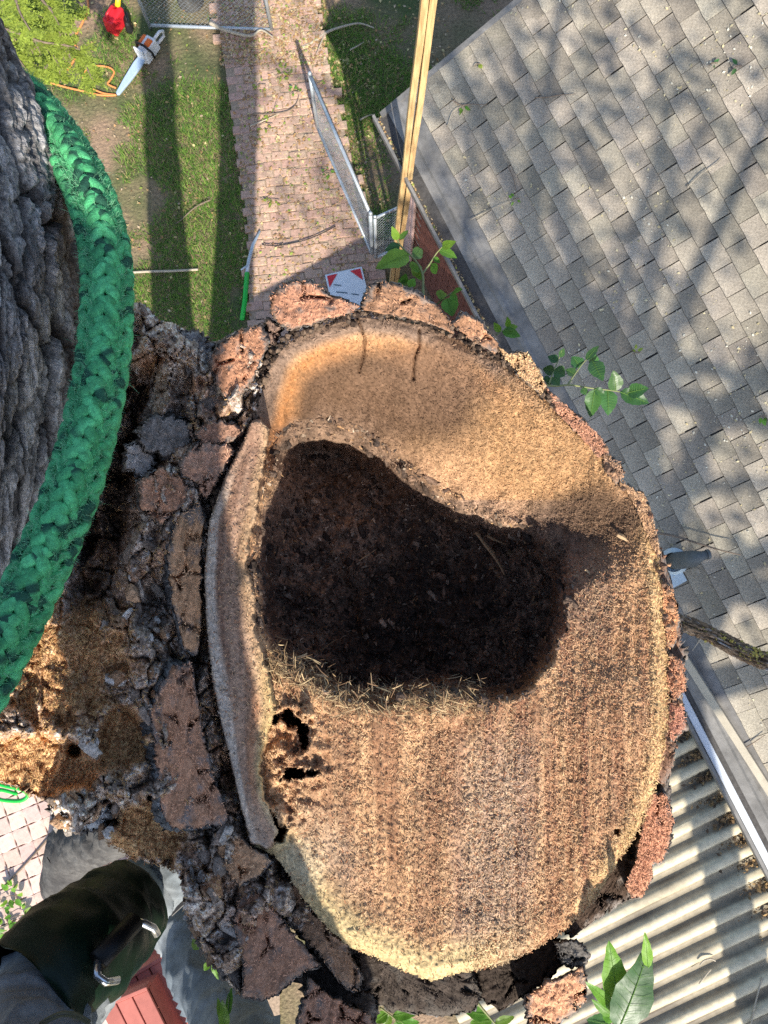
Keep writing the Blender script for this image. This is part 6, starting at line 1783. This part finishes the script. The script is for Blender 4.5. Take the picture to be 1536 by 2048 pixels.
for k, (u, v, r_) in enumerate(((20, 1790, 0.10), (35, 1830, 0.09), (15, 1862, 0.08))):
    leaf_clump('weed', u, v, 0.08, 16, r_ * 1.2, ('leafy green weed at the left edge of the pavers, topmost of three', 'leafy green weed beside the dark gaiter, middle of three', 'leafy green weed at the left edge, lowest of three')[k], size=(0.06, 0.11), mat='leaf', cat='weed', flat=1.0)
leaf_clump('weed', 275, 1990, 0.08, 14, 0.12, 'small weed tuft growing beside the red wooden steps', size=(0.05, 0.1), mat='leaf', cat='weed', flat=1.0)

# ------------------------------------------------------------------ conifer at the top left
con = empty('conifer_tree', tuple(P(20, 60, 0))); tag(con, 'yellow green conifer with feathery sprays at the top left', 'conifer')
cb = con.location.copy()
mb = MB(); mb.tube([Vector((-0.6, 0.4, 0)), Vector((-0.5, 0.3, 2.2)), Vector((-0.5, 0.3, 3.6))], [0.11, 0.08, 0.03], n=10); mb.build('trunk', M['twig'], con, smooth=True)
def spray(px, z, seed):
    rr = random.Random(seed)
    pts = catmull([P(u, v, z) for u, v in px], 8); n = len(pts)
    mbw = MB(); mbw.tube(pts, [0.014 * (1 - 0.8 * i / (n - 1)) + 0.002 for i in range(n)], n=6)
    root = mbw.build('branch', M['twig'], con, smooth=True, local=cb)
    V = []; F = []
    for i in range(3, n):
        d = (pts[min(i + 1, n - 1)] - pts[max(i - 1, 0)]).normalized()
        for s in range(2):
            a = rr.choice((-1, 1)) * rr.uniform(0.4, 1.1)
            dd = Matrix.Rotation(a, 3, 'Z') @ d + Vector((0, 0, rr.uniform(-0.25, 0.2)))
            ln = rr.uniform(0.10, 0.24) * (1 - 0.3 * i / n)
            p0 = pts[i]
            for t in np.linspace(0.1, 1, 9):
                c = p0 + dd * ln * t
                for sg in (-1, 1):
                    e = (Matrix.Rotation(sg * rr.uniform(0.5, 0.9), 3, 'Z') @ dd).normalized()
                    l2 = rr.uniform(0.025, 0.06) * (1.15 - t * 0.6)
                    sd = Vector((-e.y, e.x, rr.uniform(-.4, .4))).normalized() * 0.0085
                    b = len(V)
                    tip = c + e * l2 + Vector((0, 0, rr.uniform(-0.015, 0.02)))
                    V += [c - sd, c + e * l2 * .5 + sd, tip, c + e * l2 * .5 - sd]; F.append((b, b + 1, b + 2, b + 3))
    V = np.array([tuple(p) for p in V]) - np.array(tuple(cb))
    o = mk('foliage', V, np.array(F), M['conifer'], root)
    o['kind'] = 'stuff'
for k, (px, z) in enumerate((([(-60, 20), (-10, 50), (40, 68), (85, 84), (130, 90), (160, 100)], 2.6), ([(-50, 60), (0, 90), (30, 110), (60, 150)], 2.5), ([(60, -40), (85, 0), (105, 25), (118, 50)], 2.9), ([(-40, -20), (20, 5), (60, 22), (100, 45)], 2.8), ([(-60, 90), (-20, 100), (20, 128), (45, 160)], 2.2), ([(70, 70), (95, 100), (115, 125), (120, 150)], 2.1), ([(130, -50), (128, -10), (130, 20), (140, 30)], 2.6), ([(-20, 100), (30, 120), (70, 128), (100, 140)], 1.9), ([(10, -40), (30, -5), (40, 25), (60, 60)], 3.0), ([(150, 95), (165, 118), (178, 145), (186, 160)], 1.5), ([(-60, 0), (-10, 10), (30, 40), (66, 62)], 2.3))):
    spray(px, z, k)

# ------------------------------------------------------------------ tree behind the camera whose crown dapples the roofs
shade = empty('shade_tree', (3.3, -5.3, 0)); tag(shade, 'leafy tree standing beyond the lower right, dappling the roofs', 'tree')
sh0 = Vector((3.3, -5.3, 0))
mb = MB(); mb.tube([Vector((0, 0, 0)), Vector((0.05, 0.0, 3)), Vector((0.0, 0.1, 6.5)), Vector((0.1, 0, 9.5))], [0.22, 0.18, 0.14, 0.05], n=14); mb.build('trunk', M['trunk_bark'], shade, smooth=True)
limbs = MB(); centers = []
lr = random.Random(23)
for k in range(26):
    a = lr.uniform(0, 6.28); z0 = lr.uniform(6.2, 9.0); ln = lr.uniform(1.2, 3.0)
    e = Vector((math.cos(a) * ln, math.sin(a) * ln, z0 + lr.uniform(0.6, 2.2)))
    if (sh0 + e).y > -1.6: e.y = -1.6 - sh0.y
    if k % 2: e += Vector((0.9, 1.3, 0.2))
    m_ = Vector((math.cos(a) * ln * .5, math.sin(a) * ln * .5, (z0 + e.z) / 2 + 0.2))
    limbs.tube([Vector((0, 0, z0)), m_, e], [0.10, 0.065, 0.02], n=7)
    centers += [e, m_ + Vector((lr.uniform(-.3, .3), lr.uniform(-.3, .3), 0.1))]
limbs.build('limbs', M['trunk_bark'], shade)
V = []; 
pts = []
for c in centers:
    if lr.random() < 0.35: continue
    m = lr.randint(100, 230)
    g_ = np.array(tuple(c)) + rng.normal(size=(m, 3)) * np.array([0.34, 0.34, 0.24])
    pts.append(g_)
pts = np.concatenate(pts)
pts = pts[(pts[:, 1] + sh0.y < -1.2)]
n4 = len(pts)
o = flakes('crown', pts, (0, 0, 1), (0.08, 0.16), np.tile((0.06, 0.12, 0.025), (n4, 1)), M['crown'], asp=0.6, parent=shade, tiltamt=2.0)
